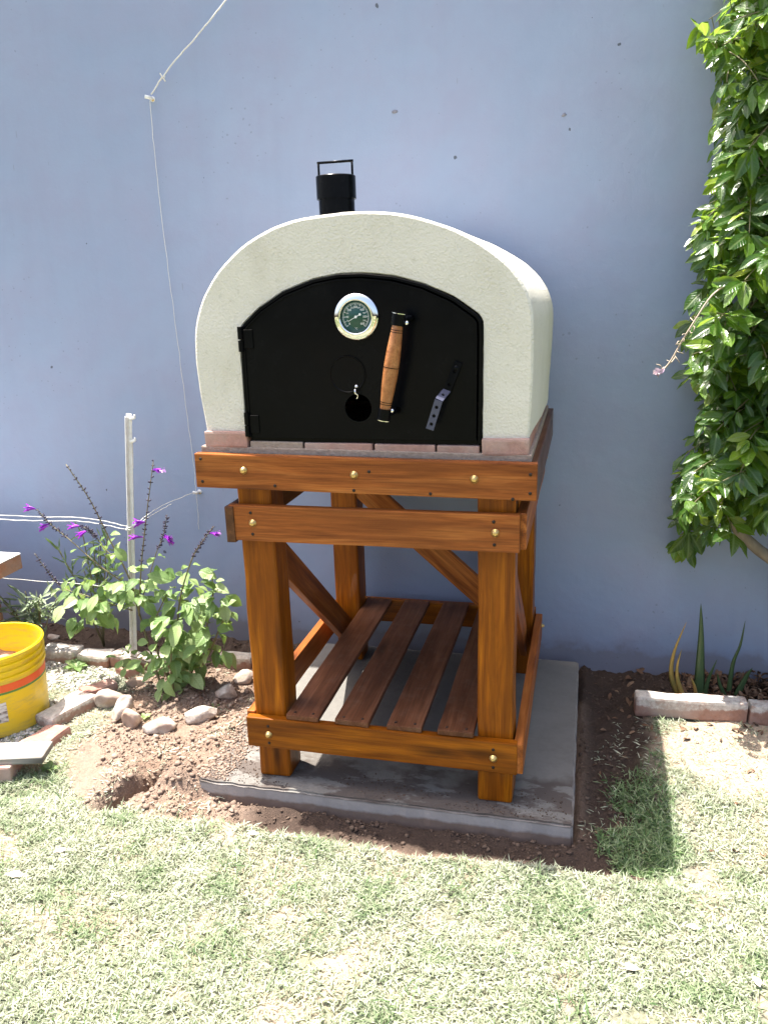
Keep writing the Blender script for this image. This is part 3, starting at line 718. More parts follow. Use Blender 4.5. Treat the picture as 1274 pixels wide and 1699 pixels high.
# chimney
CX, CY = -.128, -.62
ch = link('chimney', lathe_me([(.0475, 1.47), (.0475, 1.604), (.0525, 1.6045), (.0525, 1.661), (.0505, 1.663), (.046, 1.661), (.046, 1.60), (0, 1.60)], 40), 'black', ov, Matrix.Translation((CX, CY, 0)))
autosmooth(ch)
bm = bmesh.new(); tube_bm(bm, [(CX-.046, CY, 1.65), (CX-.046, CY, 1.697)], .0032, 8); tube_bm(bm, [(CX-.0492, CY, 1.6975), (CX+.0492, CY, 1.6975)], .0034, 8); tube_bm(bm, [(CX+.046, CY, 1.65), (CX+.046, CY, 1.697)], .0032, 8)
link('bail_handle', mesh_bm(bm, 'bail_handle', True), 'black', ch, I4)

# ---------------------------------------------------------------- wall hooks and twine
def hook(x, z, label):
    t = thing('wall_hook', label, 'hook', (x, 0, z), 'white plastic wall hooks')
    link('hook_base', lathe_me([(0, .006), (.008, .006), (.009, 0)], 16), 'white', t, facing(x, 0, z))
    tube('hook_peg', [(x, -.003, z), (x-.002, -.022, z+.002), (x-.013, -.030, z+.004)], [.0065, .006, .0065], 'white', t)
    link('screw', lathe_me([(0, .003), (.003, .002), (.004, 0)], 8), 'brass', t, facing(x+.004, -.006, z-.004))
hook(-.965, 2.03, 'small white plastic hook high on the wall where the two twines meet')
hook(-.930, .622, 'small white plastic hook low on the wall beside the stand top board')
def twine(name, pts, r, label, group=None, m='string', n=8, wob=.0015):
    P = catmull(pts, n)
    for p in P[1:-1]: p += Vector((random.uniform(-wob, wob), 0, random.uniform(-wob, wob)))
    o = tube(name, P, r, m, None, 6); return tag(o, label, 'twine', group)
twine('twine', [(-.955, -.026, 2.040), (-.88, -.024, 2.115), (-.75, -.022, 2.218), (-.63, -.02, 2.32), (-.48, -.02, 2.44)], .0023, 'knotted cream twine running up to the right from the high wall hook')
kn = tube('twine_knot', [(-.915, -.026, 2.08), (-.906, -.032, 2.088), (-.898, -.024, 2.092), (-.905, -.02, 2.082), (-.912, -.03, 2.10), (-.896, -.028, 2.075)], .0024, 'string')
tag(kn, 'small frayed knot on the cream twine above the high wall hook', 'knot')
twine('thread', [(-.962, -.026, 2.02), (-.972, -.012, 1.85), (-.966, -.01, 1.5), (-.955, -.01, 1.2), (-.946, -.01, .90), (-.938, -.01, .72), (-.934, -.024, .63), (-.940, -.01, .56), (-.944, -.01, .47)], .0010, 'thin pale thread hanging down the wall between the two hooks')

# ---------------------------------------------------------------- plastic fence post
fp = thing('fence_post', 'white plastic garden fence post standing beside the purple-flowered plant', 'post', (-1.103, -.335, 0))
ptop = Vector((-1.025, -.285, .975)); pbase = Vector((-1.100, -.335, -.03))
d = ptop-pbase
link('post_web', box_me(d.length, .022, .005, .0015, 0, 1, 0), 'white', fp, frame((ptop+pbase)/2, d, (0, -1, 0)))
link('post_rib', box_me(d.length*.985, .005, .018, .0015, 0, 1, 0), 'white', fp, frame((ptop+pbase)/2 + Vector((-.004, -.011, 0)), d, (0, -1, 0)))
for t in (.985, .905, .60, .345):
    q = pbase + d*t
    link('hook_lug', box_me(.022, .010, .009, .002, 0, 1, 0), 'white', fp, frame(q + Vector((.016, -.006, 0)), (1, 0, .25), (0, -1, 0)))
    link('hook_lip', box_me(.014, .007, .007, .002, 0, 1, 0), 'white', fp, frame(q + Vector((.026, -.006, .006)), (0, 0, 1), (0, -1, 0)))
link('post_sleeve', box_me(.11, .028, .008, .002, 0, 1, 0), 'white', fp, frame(pbase+d*.86 + Vector((-.002, .001, 0)), d, (0, -1, 0)))
q = pbase + d*.60
twine('twine', [(-2.4, -.30, .60), (-1.86, -.30, .592), (-1.5, -.30, .586), (-1.25, -.30, .588), tuple(q+Vector((-.01, -.02, 0)))], .0016, 'upper of the white twines stretched left from the fence post', 'twines tied to the fence post')
twine('twine', [(-2.4, -.31, .58), (-1.86, -.31, .575), (-1.5, -.31, .573), (-1.25, -.31, .578), tuple(q+Vector((-.01, -.022, -.012)))], .0016, 'second white twine sagging just under the upper one left of the fence post', 'twines tied to the fence post')
q2 = pbase + d*.345
twine('twine', [(-2.4, -.30, .33), (-1.86, -.30, .333), (-1.5, -.30, .326), (-1.25, -.30, .325), tuple(q2+Vector((-.01, -.022, 0)))], .0014, 'lowest white twine stretched left from the fence post at knee height', 'twines tied to the fence post')
twine('twine', [tuple(q+Vector((.012, -.02, -.004))), (-1.02, -.17, .60), (-.935, -.028, .628)], .0014, 'slanting white twine from the fence post to the low wall hook', 'twines tied to the fence post')
twine('twine', [tuple(q+Vector((.012, -.02, -.014))), (-1.035, -.2, .578), (-.985, -.13, .605)], .0014, 'short loose white twine end beside the fence post', 'twines tied to the fence post')
lp = tube('twine_loop', catmull([tuple(q+Vector((-.012, -.012, -.004))), tuple(q+Vector((0, -.026, -.006))), tuple(q+Vector((.014, -.012, -.002))), tuple(q+Vector((.012, .004, .004))), tuple(q+Vector((-.012, .004, -.01))), tuple(q+Vector((-.012, -.022, -.014))), tuple(q+Vector((.013, -.02, -.014)))], 4), .0022, 'string')
tag(lp, 'white twine wrapped twice around the fence post', 'twine', 'twines tied to the fence post')

# ---------------------------------------------------------------- bucket
bk = thing('bucket', 'yellow plastic builder bucket with an orange stripe, cut by the left edge', 'bucket', (-1.36, -.74, .0))
BM = Matrix.Translation((-1.36, -.74, .002)); bh = .28
def br(z): return .149 + (.160-.149)*z/bh
pr_ = [(0, 0), (br(0)-.004, 0), (br(0), .004)]
z = .02
while z < .195: pr_.append((br(z), z)); z += .02
for zz in (.200, .222, .244): pr_ += [(br(zz), zz), (br(zz)+.0055, zz+.001), (br(zz)+.0055, zz+.007), (br(zz), zz+.009)]
pr_ += [(br(.262), .262), (br(.27)+.005, .266), (br(.28)+.006, .277), (br(.28)+.003, .281), (br(.28)-.003, .280), (br(.25)-.004, .25), (br(.1)-.004, .1), (br(.05)-.004, .05), (0, .05)]
bb = link('bucket_body', lathe_me(pr_, 72), 'bucket', bk, BM); autosmooth(bb, 40)
def band(z0, z1, off, m, nm, a0=0, a1=2*PI, seg=72):
    bm = bmesh.new(); L = []
    for k in range(seg+1):
        a = a0 + (a1-a0)*k/seg; L.append([bm.verts.new(((br(z)+off)*math.cos(a), (br(z)+off)*math.sin(a), z)) for z in (z0, z1)])
    for p, q_ in zip(L, L[1:]): bm.faces.new((p[0], q_[0], q_[1], p[1]))
    return link(nm, mesh_bm(bm, nm, True), m, bk, BM)
band(.160, .186, .0008, 'orange', 'stripe'); band(.152, .159, .0008, 'green', 'stripe')
band(.055, .125, .0008, 'label', 'sticker', R(-92), R(-42), 16)
bm = bmesh.new(); bmesh.ops.create_circle(bm, cap_ends=True, segments=48, radius=.145); bmesh.ops.subdivide_edges(bm, edges=list(bm.edges), cuts=1)
bm.free()
gxx = np.linspace(-.15, .15, 40); XX, YY = np.meshgrid(gxx, gxx); RR = np.hypot(XX, YY)
ZZ = .165 + .05*(fbm(XX+3, YY, 14, 4, 2)-.3) + .03*ss(.06, .14, -XX)
sc = np.minimum(1, .1515/np.maximum(RR, 1e-6)); XX *= sc; YY *= sc
ii = (np.arange(39)[:, None]*40 + np.arange(39)[None, :]).ravel()
o = soup('dry_mortar', np.stack([XX-1.36, YY-.74, ZZ+.002], -1).reshape(-1, 3), np.stack([ii, ii+1, ii+41, ii+40], 1), 'terracotta', smooth=True)
tag(o, 'crumbly dried mortar filling the yellow bucket', 'mortar')

# ---------------------------------------------------------------- brown box table at the left edge
tb_ = thing('masonry_counter', 'low orange-brown counter with a pale slab top at the left edge by the wall', 'counter', (-1.9, -.6, 0))
link('counter_top', box_me(.70, .72, .055, .004, .001, 2, 3), 'terracotta', tb_, Matrix.Translation((-1.90, -.66, .404)))
link('counter_body', box_me(.56, .60, .40, .005, .002, 2, 3), 'terracotta', tb_, Matrix.Translation((-1.92, -.64, .175)))
link('counter_tile', box_me(.702, .722, .006, .002, 0, 1, 0), 'white', tb_, Matrix.Translation((-1.90, -.66, .4352)))

# ---------------------------------------------------------------- plank on bricks at the left edge
bo = link('weathered_board', box_me(.55, .092, .022, .002, .002, 1, 6), 'greyboard', None, frame((-1.262, -1.064, .068), (-.95, -.28, 0.02)))
tag(bo, 'weathered grey board lying on a brick in front of the yellow bucket', 'board')
o = brick(None, (-1.175, -1.055, .028), (.20, .085, .055), 'brick', R(15)); tag(o, 'red brick half hidden under the grey board', 'brick')

# ---------------------------------------------------------------- edging bricks and stones
def eb(c, s, rz, m, label, group, rx=0, ry=0): tag(brick(None, (c[0], c[1], c[2]+hz(c[0], c[1])), s, m, R(rz), .011, .010, rx, ry, 'edging_brick'), label, 'brick', group)
g1 = 'bricks edging the left bed'  # pale tops in this row put the sun's glare into the brick colour
eb((-1.435, -.298, .022), (.155, .075, .065), 6, 'limebrick', 'whitewashed edging brick just behind the yellow bucket rim', g1)
eb((-1.285, -.292, .020), (.125, .075, .065), 4, 'limebrick', 'whitewashed edging brick midway between the bucket and the fence post', g1)
eb((-1.160, -.286, .022), (.11, .07, .065), -8, 'limebrick', 'whitewashed edging brick directly behind the fence post', g1)
eb((-1.035, -.288, .018), (.12, .07, .06), 5, 'limebrick', 'whitewashed edging brick to the right of the fence post', g1)
eb((-.720, -.240, .022), (.13, .07, .06), 12, 'limebrick', 'whitewashed brick end showing behind the stand left leg', g1)
eb((-1.105, -.372, .012), (.085, .06, .05), -30, 'brick', 'broken orange brick chunk at the foot of the fence post', g1, .1, -.1)
eb((-1.125, -.535, .014), (.13, .055, .055), 62, 'brick', 'narrow orange brick shard pointing at the pale round stones', g1, .0, .1)
eb((-1.150, -.680, .012), (.19, .085, .055), 76, 'limebrick', 'pale-topped brick in the slanted row right of the bucket', g1)
eb((-1.120, -.860, .006), (.17, .09, .05), 82, 'brick', 'reddish brick nearest the grey board, beside the bucket base', g1)
def rock_bm(s, seed):
    bm = bmesh.new(); bmesh.ops.create_icosphere(bm, subdivisions=4, radius=1); rr_ = random.Random(seed)
    pl = []
    for k in range(9):
        n_ = Vector([rr_.gauss(0, 1) for _ in range(3)]).normalized(); pl.append((n_, rr_.uniform(.62, .86)))
    o = Vector((seed*3.7, seed*1.3, seed*.7))
    for v in bm.verts:
        for n_, d_ in pl:
            t = v.co.dot(n_) - d_
            if t > 0: v.co -= n_*t*.92
        v.co *= 1 + .05*mnoise.noise(v.co*3+o) + .025*mnoise.noise(v.co*9+o)
        v.co = Vector((v.co.x*s[0]*1.02, v.co.y*s[1]*1.02, v.co.z*s[2]))
    return bm
def stone(c, s, label, rz=0, rx=0, ry=0, seed=1, group='stones ringing the flowering plant'):
    o = link('stone', mesh_bm(rock_bm(s, seed), 'stone', True), 'stone', None, Matrix.Translation((c[0], c[1], c[2]*.55+hz(c[0], c[1]))) @ Euler((rx, ry, rz)).to_matrix().to_4x4())
    tag(o, label, 'stone', group)
stone((-1.035, -.595, .035), (.055, .035, .045), 'pale stone leftmost in the ring around the flowering plant', .4, .3, .3, 1)
stone((-.955, -.655, .032), (.032, .030, .055), 'upright pointed stone second from left in the plant ring', .2, -.3, .5, 2)
stone((-.900, -.690, .030), (.036, .028, .052), 'upright pale wedge stone touching the pointed one', -.3, .2, .35, 3)
stone((-.790, -.705, .026), (.055, .038, .034), 'smooth oval stone in front of the flowering plant', .1, 0, 0, 4)
stone((-.675, -.630, .028), (.065, .026, .030), 'long flat stone right of the oval one', .5, 0, -.2, 5)
stone((-.650, -.480, .022), (.040, .034, .030), 'rough brown stone behind the long flat one', .3, 0, 0, 6)
stone((-.640, -.350, .022), (.045, .030, .030), 'rough stone between the plant and the stand left leg', 1., 0, 0, 7)
stone((-.610, -.220, .020), (.040, .030, .028), 'small stone in shade at the back left of the stand', 2., 0, 0, 8)
stone((-1.03, -.43, .012), (.045, .03, .02), 'small dark triangular stone beside the leafy stem', .3, 0, .3, 9)
stone((-1.60, -.12, .012), (.03, .02, .016), 'small grey stone on the shaded soil by the wall', .3, 0, .3, 10, None)
g2 = 'bricks edging the right bed'
def eb2(c, s, rz, label): tag(brick(None, c, s, 'limebrick', R(rz), .010, .009, 0, 0, 'edging_brick'), label, 'brick', g2)
eb2((.893, -.308, .036), (.340, .056, .072), 2.5, 'long whitewashed edging block, its left end in shade, right of the slab')
eb2((1.150, -.297, .034), (.160, .056, .070), 4, 'short whitewashed edging block at the right picture edge')
eb2((1.330, -.290, .034), (.180, .056, .070), 2, 'whitewashed edging block beyond the right picture edge')

# ---------------------------------------------------------------- leaves
def leaf_arrays(L=1., W=.4, fold=.15, curl=.2, n=5, shape='ovate'):
    V = []; F = []
    prof = {'ovate': [0, .62, 1., .93, .62, 0], 'ellip': [0, .62, .95, 1., .66, 0], 'narrow': [0, .8, 1, .9, .6, 0]}[shape]
    for i in range(n+1):
        t = i/n; x = L*t; z = -curl*L*t*t; hw = W/2*prof[i]
        if i in (0, n): V.append((x, 0, z))
        else: V += [(x, -hw, z+fold*hw*2+.035*math.sin(i*2.3)), (x, 0, z), (x, hw, z+fold*hw*2+.035*math.sin(i*2.3+1.7))]
    F += [(0, 1, 2), (0, 2, 3)]
    for i in range(n-2):
        a = 1+3*i; b_ = a+3; F += [(a, b_, b_+1), (a, b_+1, a+1), (a+1, b_+1, b_+2), (a+1, b_+2, a+2)]
    a = 1+3*(n-2); e = len(V)-1; F += [(a, e, a+1), (a+1, e, a+2)]
    return np.array(V), np.array(F)
def leaf_me(name, m, *a, **k):
    V, F = leaf_arrays(*a, **k); me = bpy.data.meshes.new(name); me.from_pydata(V.tolist(), [], F.tolist()); me.materials.append(M[m])
    me.polygons.foreach_set('use_smooth', [True]*len(me.polygons))
    for an, ci in (('leafx', 0), ('leafy', 1)):
        at = me.attributes.new(an, 'FLOAT', 'POINT'); at.data.foreach_set('value', np.ascontiguousarray(V[:, ci], dtype=np.float32))
    return me
def leaf_frame(p, d, n_):
    return frame(p, d, n_)
def place_leaves(parent, L, mes, arrs, mname, nmax=290, key=None, stuff_name='foliage', nm='leaf'):
    """L: list of (matrix with scale). The nearest become parts, the rest one stuff part."""
    cp = Vector((.5343, -2.8183, 1.3797))
    if key is None: key = lambda mt: (mt.translation-cp).length
    L = sorted(L, key=key)
    for mt in L[:nmax]:
        o = bpy.data.objects.new(nm, random.choice(mes)); col.objects.link(o); o.parent = parent
        o.matrix_basis = WM[parent].inverted() @ mt; WM[o] = mt
    rest = L[nmax:]
    if rest:
        VV = []; FF = []; off = 0; LX_ = []; LY_ = []
        for mt in rest:
            V, F = random.choice(arrs); A = np.array(mt); v = V @ A[:3, :3].T + A[:3, 3]; VV.append(v); FF.append(F+off); off += len(V); LX_.append(V[:, 0]); LY_.append(V[:, 1])
        V = np.concatenate(VV); Wp = np.array(WM[parent].inverted()); V = V @ Wp[:3, :3].T + Wp[:3, 3]
        o = soup(stuff_name, V, np.concatenate(FF), mname, dict(leafx=np.concatenate(LX_), leafy=np.concatenate(LY_)), parent=parent, smooth=True)
def rv(a=1.): return Vector((random.uniform(-a, a), random.uniform(-a, a), random.uniform(-a, a)))

# ---------------------------------------------------------------- wall vine on the right
vine = thing('climbing_vine', 'dense glossy green climbing vine hanging down the right side of the wall', 'vine', (1.15, -.08, 0))
BZ = [(2.6, .80), (2.3, .84), (2.13, .84), (2.06, .775), (2.02, .78), (1.93, .85), (1.80, .855), (1.70, .865), (1.60, .84), (1.54, .785), (1.49, .83), (1.44, .80), (1.38, .84), (1.32, .83), (1.25, .78), (1.18, .79), (1.10, .80), (1.03, .88), (.97, .86), (.90, .87), (.84, .83), (.76, .795), (.70, .81), (.64, .80), (.57, .86), (.52, .80), (.46, .83), (.44, 1.0)]
def bx(z):
    for (za, xa), (zb, xb) in zip(BZ, BZ[1:]):
        if za >= z >= zb: return xa + (xb-xa)*(za-z)/(za-zb)
    return .8 if z > 1 else 1.1
def zlow(x): return .50 if x < .87 else .50 + min(.14, (x-.87)*1.1)
leaves = []; rach = []
arrsV = [leaf_arrays(1, w_, f, c, 5, s_) for w_, f, c, s_ in ((.42, .18, .18, 'ellip'), (.38, .28, .30, 'ellip'), (.46, .1, .08, 'ovate'), (.40, .22, -.08, 'ellip'))]
mesV = []
for k, (w_, f, c, s_) in enumerate(((.42, .18, .18, 'ellip'), (.38, .28, .30, 'ellip'), (.46, .1, .08, 'ovate'), (.40, .22, -.08, 'ellip'))): mesV.append(leaf_me('vine_leaf', 'vineleaf', 1, w_, f, c, 5, s_))
def spray(p, d, L, ll, npair, check=True):
    p = Vector(p); d = Vector(d).normalized(); pts = [p.copy()]; q = p.copy(); dd = d.copy()
    for k in range(npair+1):
        dd = (dd + Vector((0, 0, -.10))).normalized(); q = q + dd*L/(npair+1); pts.append(q.copy())
    if check and (pts[-1].x < bx(pts[-1].z) + ll*.2 or min(t.y for t in pts) < -.52 or pts[-1].z < zlow(pts[-1].x)+.03): return False
    rach.append(pts)
    for k in range(1, len(pts)):
        dk = (pts[k]-pts[k-1]).normalized(); nrm = (Vector((-.12, -.55, .85)) + rv(.55)); side = dk.cross(nrm).normalized()
        s = ll*random.uniform(.78, 1.15)*(.8 if k == 1 else 1)
        if k == len(pts)-1: lst = [(dk, 0)] + ([(dk+side*1.0, 1), (dk-side*1.0, 1)])
        else: lst = [(dk*.55+side, 1), (dk*.55-side, 1)]
        for ld, _ in lst:
            ld = (ld.normalized() + rv(.22) + Vector((0, 0, -.22))).normalized()
            m_ = leaf_frame(pts[k] + ld*.006, ld, nrm + rv(.35)) @ Matrix.Scale(s, 4)
            tip = m_ @ Vector((1, 0, 0))
            if check and tip.x < bx(tip.z) - .012: continue
            if max(tip.y, m_.translation.y) > -.012: continue
            leaves.append(m_)
    return True
random.seed(11)
cnt = 0; tries = 0
while cnt < 900 and tries < 26000:
    tries += 1
    z = random.uniform(.50, 2.5); u = random.random()**1.25
    x = bx(z) + .05 + u*.62; y = -random.uniform(.03, .13 + .25*min(1, (x-bx(z))/.22))
    if z < zlow(x)+.02: continue
    d = Vector((random.uniform(-1, .45), random.uniform(-1., .15), random.uniform(-.75, .35)))
    if spray((x, y, z), d, random.uniform(.09, .18), random.uniform(.062, .088), random.choice((2, 3, 3, 4))): cnt += 1
# sprays that make the outline
for (tx, ty, tz, dx, dz, L) in ((.79, -.22, 2.02, -1, .12, .15), (.81, -.15, 1.99, -1, -.25, .12), (.875, -.12, 1.80, -1, -.7, .10), (.90, -.10, 1.69, -.8, -1, .10), (.80, -.20, 1.545, -1, -.05, .13), (.79, -.12, 1.51, -1, -.3, .12),
                               (.80, -.25, 1.445, -1, -.45, .13), (.785, -.08, 1.25, -1, -.15, .12), (.78, -.08, 1.20, -1, -.4, .12), (.80, -.09, 1.09, -1, -.35, .11), (.83, -.08, .89, -1, -.1, .11), (.80, -.08, .75, -1, -.25, .12), (.80, -.1, .71, -1, -.5, .10), (.80, -.06, .60, -1, -.2, .10), (.815, -.07, .525, -1, -.3, .12), (.82, -.06, .50, -.8, -.6, .10)):
    d = Vector((dx, -.15, dz)).normalized(); spray(Vector((tx, ty, tz)) - d*L + Vector((.055, 0, .02)), d, L, .066, 3, False)
place_leaves(vine, leaves, mesV, arrsV, 'vineleaf', 290, key=lambda mt: (0 if mt.translation.x < 1.12 and mt.translation.z < 2.2 else 9) + (mt.translation-Vector((.53, -2.8, 1.38))).length)
bm = bmesh.new()
for pts in rach: tube_bm(bm, [p - WM[vine].translation for p in pts], .0016, 4, False)
o = link('leaf_stalks', mesh_bm(bm, 'leaf_stalks', True), 'stem', vine, WM[vine], 'stuff')
def vstem(pts, r0, r1, m='bark', nm='vine_stem'):
    P = catmull(pts, 6); k = len(P); return tube(nm, P, [r0+(r1-r0)*i/(k-1) for i in range(k)], m, vine, 10)
vstem([(1.35, -.10, -.03), (1.28, -.12, .25), (1.17, -.13, .45), (1.08, -.13, .53), (1.02, -.13, .59), (.985, -.12, .68), (.99, -.1, .82), (1.03, -.08, 1.1), (1.0, -.08, 1.5), (1.05, -.1, 1.9), (1.0, -.1, 2.4)], .022, .010)
vstem([(1.12, -.16, 2.5), (1.02, -.18, 2.2), (.985, -.19, 2.08), (1.0, -.2, 1.99), (.968, -.2, 1.93), (.975, -.19, 1.86), (1.03, -.16, 1.75), (1.08, -.12, 1.4)], .020, .016)
vstem([(1.06, -.16, 2.5), (1.0, -.2, 2.14), (1.01, -.2, 2.04), (.975, -.21, 1.96), (.985, -.2, 1.88), (1.06, -.15, 1.7)], .013, .012)
vstem([(1.4, -.05, .1), (1.25, -.06, .40), (1.16, -.06, .56), (1.12, -.06, .8)], .014, .010)
# drooping flower stalk with a pale pink tip
fl = catmull([(.96, -.30, 1.355), (.90, -.36, 1.352), (.855, -.39, 1.325), (.815, -.40, 1.26), (.785, -.40, 1.205), (.755, -.40, 1.145), (.727, -.40, 1.118)], 5)
fs = tube('flower_stalk', fl, [.0028]*len(fl), 'stalk', vine, 6)
for p in fl[14:-1]:
    q = p + rv(.018); tube('spent_pedicel', [p, (p+q)/2+rv(.006), q], .0014, 'stalk', fs, 4)
VV, FF = leaf_arrays(1, .6, .2, .2); pm = leaf_me('petal', 'pink', 1, .6, .25, .2)
for k in range(12):
    p = fl[-1] + rv(.008); d_ = rv().normalized()
    o = bpy.data.objects.new('petal', pm); col.objects.link(o); o.parent = fs; mt = frame(p, d_, rv()) @ Matrix.Scale(.019, 4); o.matrix_basis = WM[fs].inverted() @ mt

# ---------------------------------------------------------------- salvias
mesS = [leaf_me('salvia_leaf', 'salvialeaf', 1, w_, f, c, 5, 'ovate') for w_, f, c in ((.62, .12, .3), (.66, .2, .45), (.58, .25, .2), (.6, .16, .12))]
arrsS = [leaf_arrays(1, w_, f, c, 5, 'ovate') for w_, f, c in ((.62, .12, .3), (.66, .2, .45))]
cone = lathe_me([(.0005, 0), (.0024, .004), (.0020, .009), (.0, .011)], 6)
cone.materials.append(M['calyx'])
def trumpet():
    bm = bmesh.new(); tube_bm(bm, [(0, 0, 0), (.010, 0, .001), (.020, 0, .001), (.028, 0, -.001)], [.0015, .0028, .0042, .0058], 7, False)
    for s in (-1, 1):
        a = [bm.verts.new(v) for v in ((.026, s*.004, .002), (.034, s*.011, .001), (.042, s*.006, -.006), (.030, 0, -.004))]; bm.faces.new(a)
    a = [bm.verts.new(v) for v in ((.026, -.003, .004), (.038, -.004, .009), (.042, .0, .008), (.038, .004, .009), (.026, .003, .004))]; bm.faces.new(a)
    me = mesh_bm(bm, 'salvia_flower', True); me.materials.append(M['purple']); return me
trm = trumpet()
def salvia(root, name, label, stems, bushes, nmax):
    t = thing(name, label, 'flowering plant', root, None)
    L = []
    for pts, r0, lf0, spike, flowers in stems:
        P = catmull(pts, 6); k = len(P); sm = tube('stem', P, [r0*(1-.65*i/k) for i in range(k)], 'stem', t, 6)
        # leaf pairs from lf0 until the spike
        s0 = int(k*lf0); s1 = int(k*spike); i = s0; ang = random.uniform(0, 3)
        while i < s1:
            ang += PI/2; dk = (P[min(i+1, k-1)]-P[i-1]).normalized(); u_ = dk.orthogonal().normalized(); w_ = dk.cross(u_)
            for s in (0, PI):
                o_ = u_*math.cos(ang+s) + w_*math.sin(ang+s); ld = (o_ + dk*.3 + Vector((0, 0, -.25)) + rv(.2)).normalized()
                sz = random.uniform(.038, .062)*(1.-.35*i/k); b0 = P[i] + ld*.012
                L.append(frame(b0, ld, Vector((0, -.35, 1))+rv(.4)) @ Matrix.Scale(sz, 4))
            i += random.choice((2, 3))
        # spike of dark calyces
        if spike < 1:
            i = float(s1)
            while i < k-1:
                p = P[int(i)].lerp(P[int(i)+1], i-int(i)); ang += 1.1
                dk = (P[int(i)+1]-P[int(i)]).normalized(); u_ = dk.orthogonal().normalized(); w_ = dk.cross(u_)
                for s in (0, 2.1, 4.2)[:random.choice((2, 3))]:
                    o_ = (u_*math.cos(ang+s) + w_*math.sin(ang+s)) + dk*.5
                    c_ = bpy.data.objects.new('calyx', cone); col.objects.link(c_); c_.parent = sm
                    mt = Matrix.Translation(p) @ o_.to_track_quat('Z', 'Y').to_matrix().to_4x4() @ Matrix.Scale(random.uniform(.8, 1.25)*(1.0 if i < k*.92 else .7), 4)
                    c_.matrix_basis = WM[sm].inverted() @ mt
                i += .55 + .25*random.random()
            for f, dx, dz in flowers:
                p = P[min(k-1, int(k*f))]; d_ = Vector((dx, -.3, dz)).normalized()
                for q in range(2):
                    c_ = bpy.data.objects.new('flower', trm); col.objects.link(c_); c_.parent = sm
                    mt = frame(p + d_*.004+rv(.004), d_+rv(.25), (0, 0, 1)) @ Matrix.Scale(random.uniform(.9, 1.15), 4); c_.matrix_basis = WM[sm].inverted() @ mt
    for c, rad, n_, sz in bushes:
        for k in range(n_):
            p = Vector(c) + Vector([random.gauss(0, .5)*r_ for r_ in rad]); out = (p-Vector(c)); out.z *= .3
            ld = (out.normalized()*.8 + Vector((0, -.25, -.45)) + rv(.45)).normalized()
            L.append(frame(p, ld, Vector((0, -.5, .8))+rv(.45)) @ Matrix.Scale(sz*random.uniform(.7, 1.2), 4))
    place_leaves(t, L, mesS, arrsS, 'salvialeaf', nmax)
    return t
Yc = -.45
sA = [((-.905, -.47, .0), (-.948, Yc, .148), (-.974, Yc, .285), (-.997, Yc, .42), (-1.051, Yc, .551), (-1.112, Yc, .701), (-1.187, Yc, .826))]
salvia((-.905, -.47, 0), 'salvia_plant', 'tall leggy salvia with purple flower spikes reaching left across the fence post', [
    (sA[0], .0045, .40, .72, ()),
    (((-.974, -.455, .285), (-.957, -.46, .366), (-.935, -.46, .49), (-.899, -.45, .665), (-.853, Yc, .844)), .0035, .12, .50, ((.62, -1, .1), (.70, -1, -.1), (.95, 1, .0))),
    (((-.985, -.45, .36), (-1.02, -.46, .41), (-1.097, -.47, .471), (-1.205, -.46, .555), (-1.282, Yc, .607), (-1.329, Yc, .661)), .003, .15, .62, ((.97, -1, .2), (.80, -1, -.5))),
    (((-1.03, -.45, .50), (-1.069, -.45, .515), (-1.109, -.44, .559), (-1.14, -.44, .59), (-1.176, -.43, .60)), .0022, .1, .5, ((.75, -1, -.5), (.95, -1, .1))),
    (((-.965, -.45, .33), (-.927, -.44, .424), (-.892, -.43, .515), (-.862, -.42, .581), (-.843, -.42, .65)), .0024, .1, .55, ((.7, 1, .1), (.75, .7, -.9))),
    (((-1.0, -.45, .30), (-1.08, -.47, .33), (-1.162, -.47, .353), (-1.258, -.46, .371), (-1.313, -.45, .414), (-1.367, -.45, .495)), .0026, .15, .66, ()),
    (((-.938, -.46, .10), (-1.0, -.49, .14), (-1.05, -.5, .135)), .002, .3, 1., ()),
], [((-1.16, -.47, .33), (.08, .07, .05), 20, .060), ((-1.06, -.47, .40), (.06, .06, .07), 13, .056), ((-.975, -.47, .40), (.06, .06, .09), 16, .056), ((-1.17, -.47, .40), (.05, .05, .05), 12, .045), ((-1.0, -.5, .13), (.04, .04, .03), 9, .045), ((-1.18, -.46, .26), (.05, .05, .02), 12, .06), ((-.90, -.46, .36), (.03, .04, .09), 12, .048)], 290)
salvia((-.83, -.45, 0), 'salvia_plant', 'bushy salvia full of broad green leaves between fence post and oven stand', [
    (((-.850, -.45, .0), (-.833, Yc, .227), (-.806, Yc, .365), (-.751, Yc, .5), (-.706, Yc, .567), (-.657, Yc, .625)), .0042, .15, .62, ((.93, 1, -.2),)),
    (((-.835, -.44, .0), (-.758, -.44, .163), (-.694, -.44, .35), (-.679, -.45, .46)), .005, .1, 1., ()),
    (((-.862, -.46, .0), (-.90, -.48, .152), (-.895, -.48, .28), (-.833, -.47, .40)), .005, .1, 1., ()),
    (((-.835, -.46, .0), (-.726, -.46, .143), (-.666, -.45, .264), (-.63, -.45, .33)), .005, .1, 1., ()),
    (((-.845, -.5, .0), (-.83, -.52, .15), (-.80, -.52, .28)), .004, .1, 1., ()),
], [((-.79, -.45, .35), (.10, .07, .09), 38, .070), ((-.83, -.47, .20), (.10, .08, .12), 50, .068), ((-.70, -.45, .25), (.06, .06, .10), 28, .072), ((-.86, -.50, .10), (.07, .06, .08), 24, .056), ((-.665, -.45, .38), (.03, .04, .05), 10, .058)], 290)
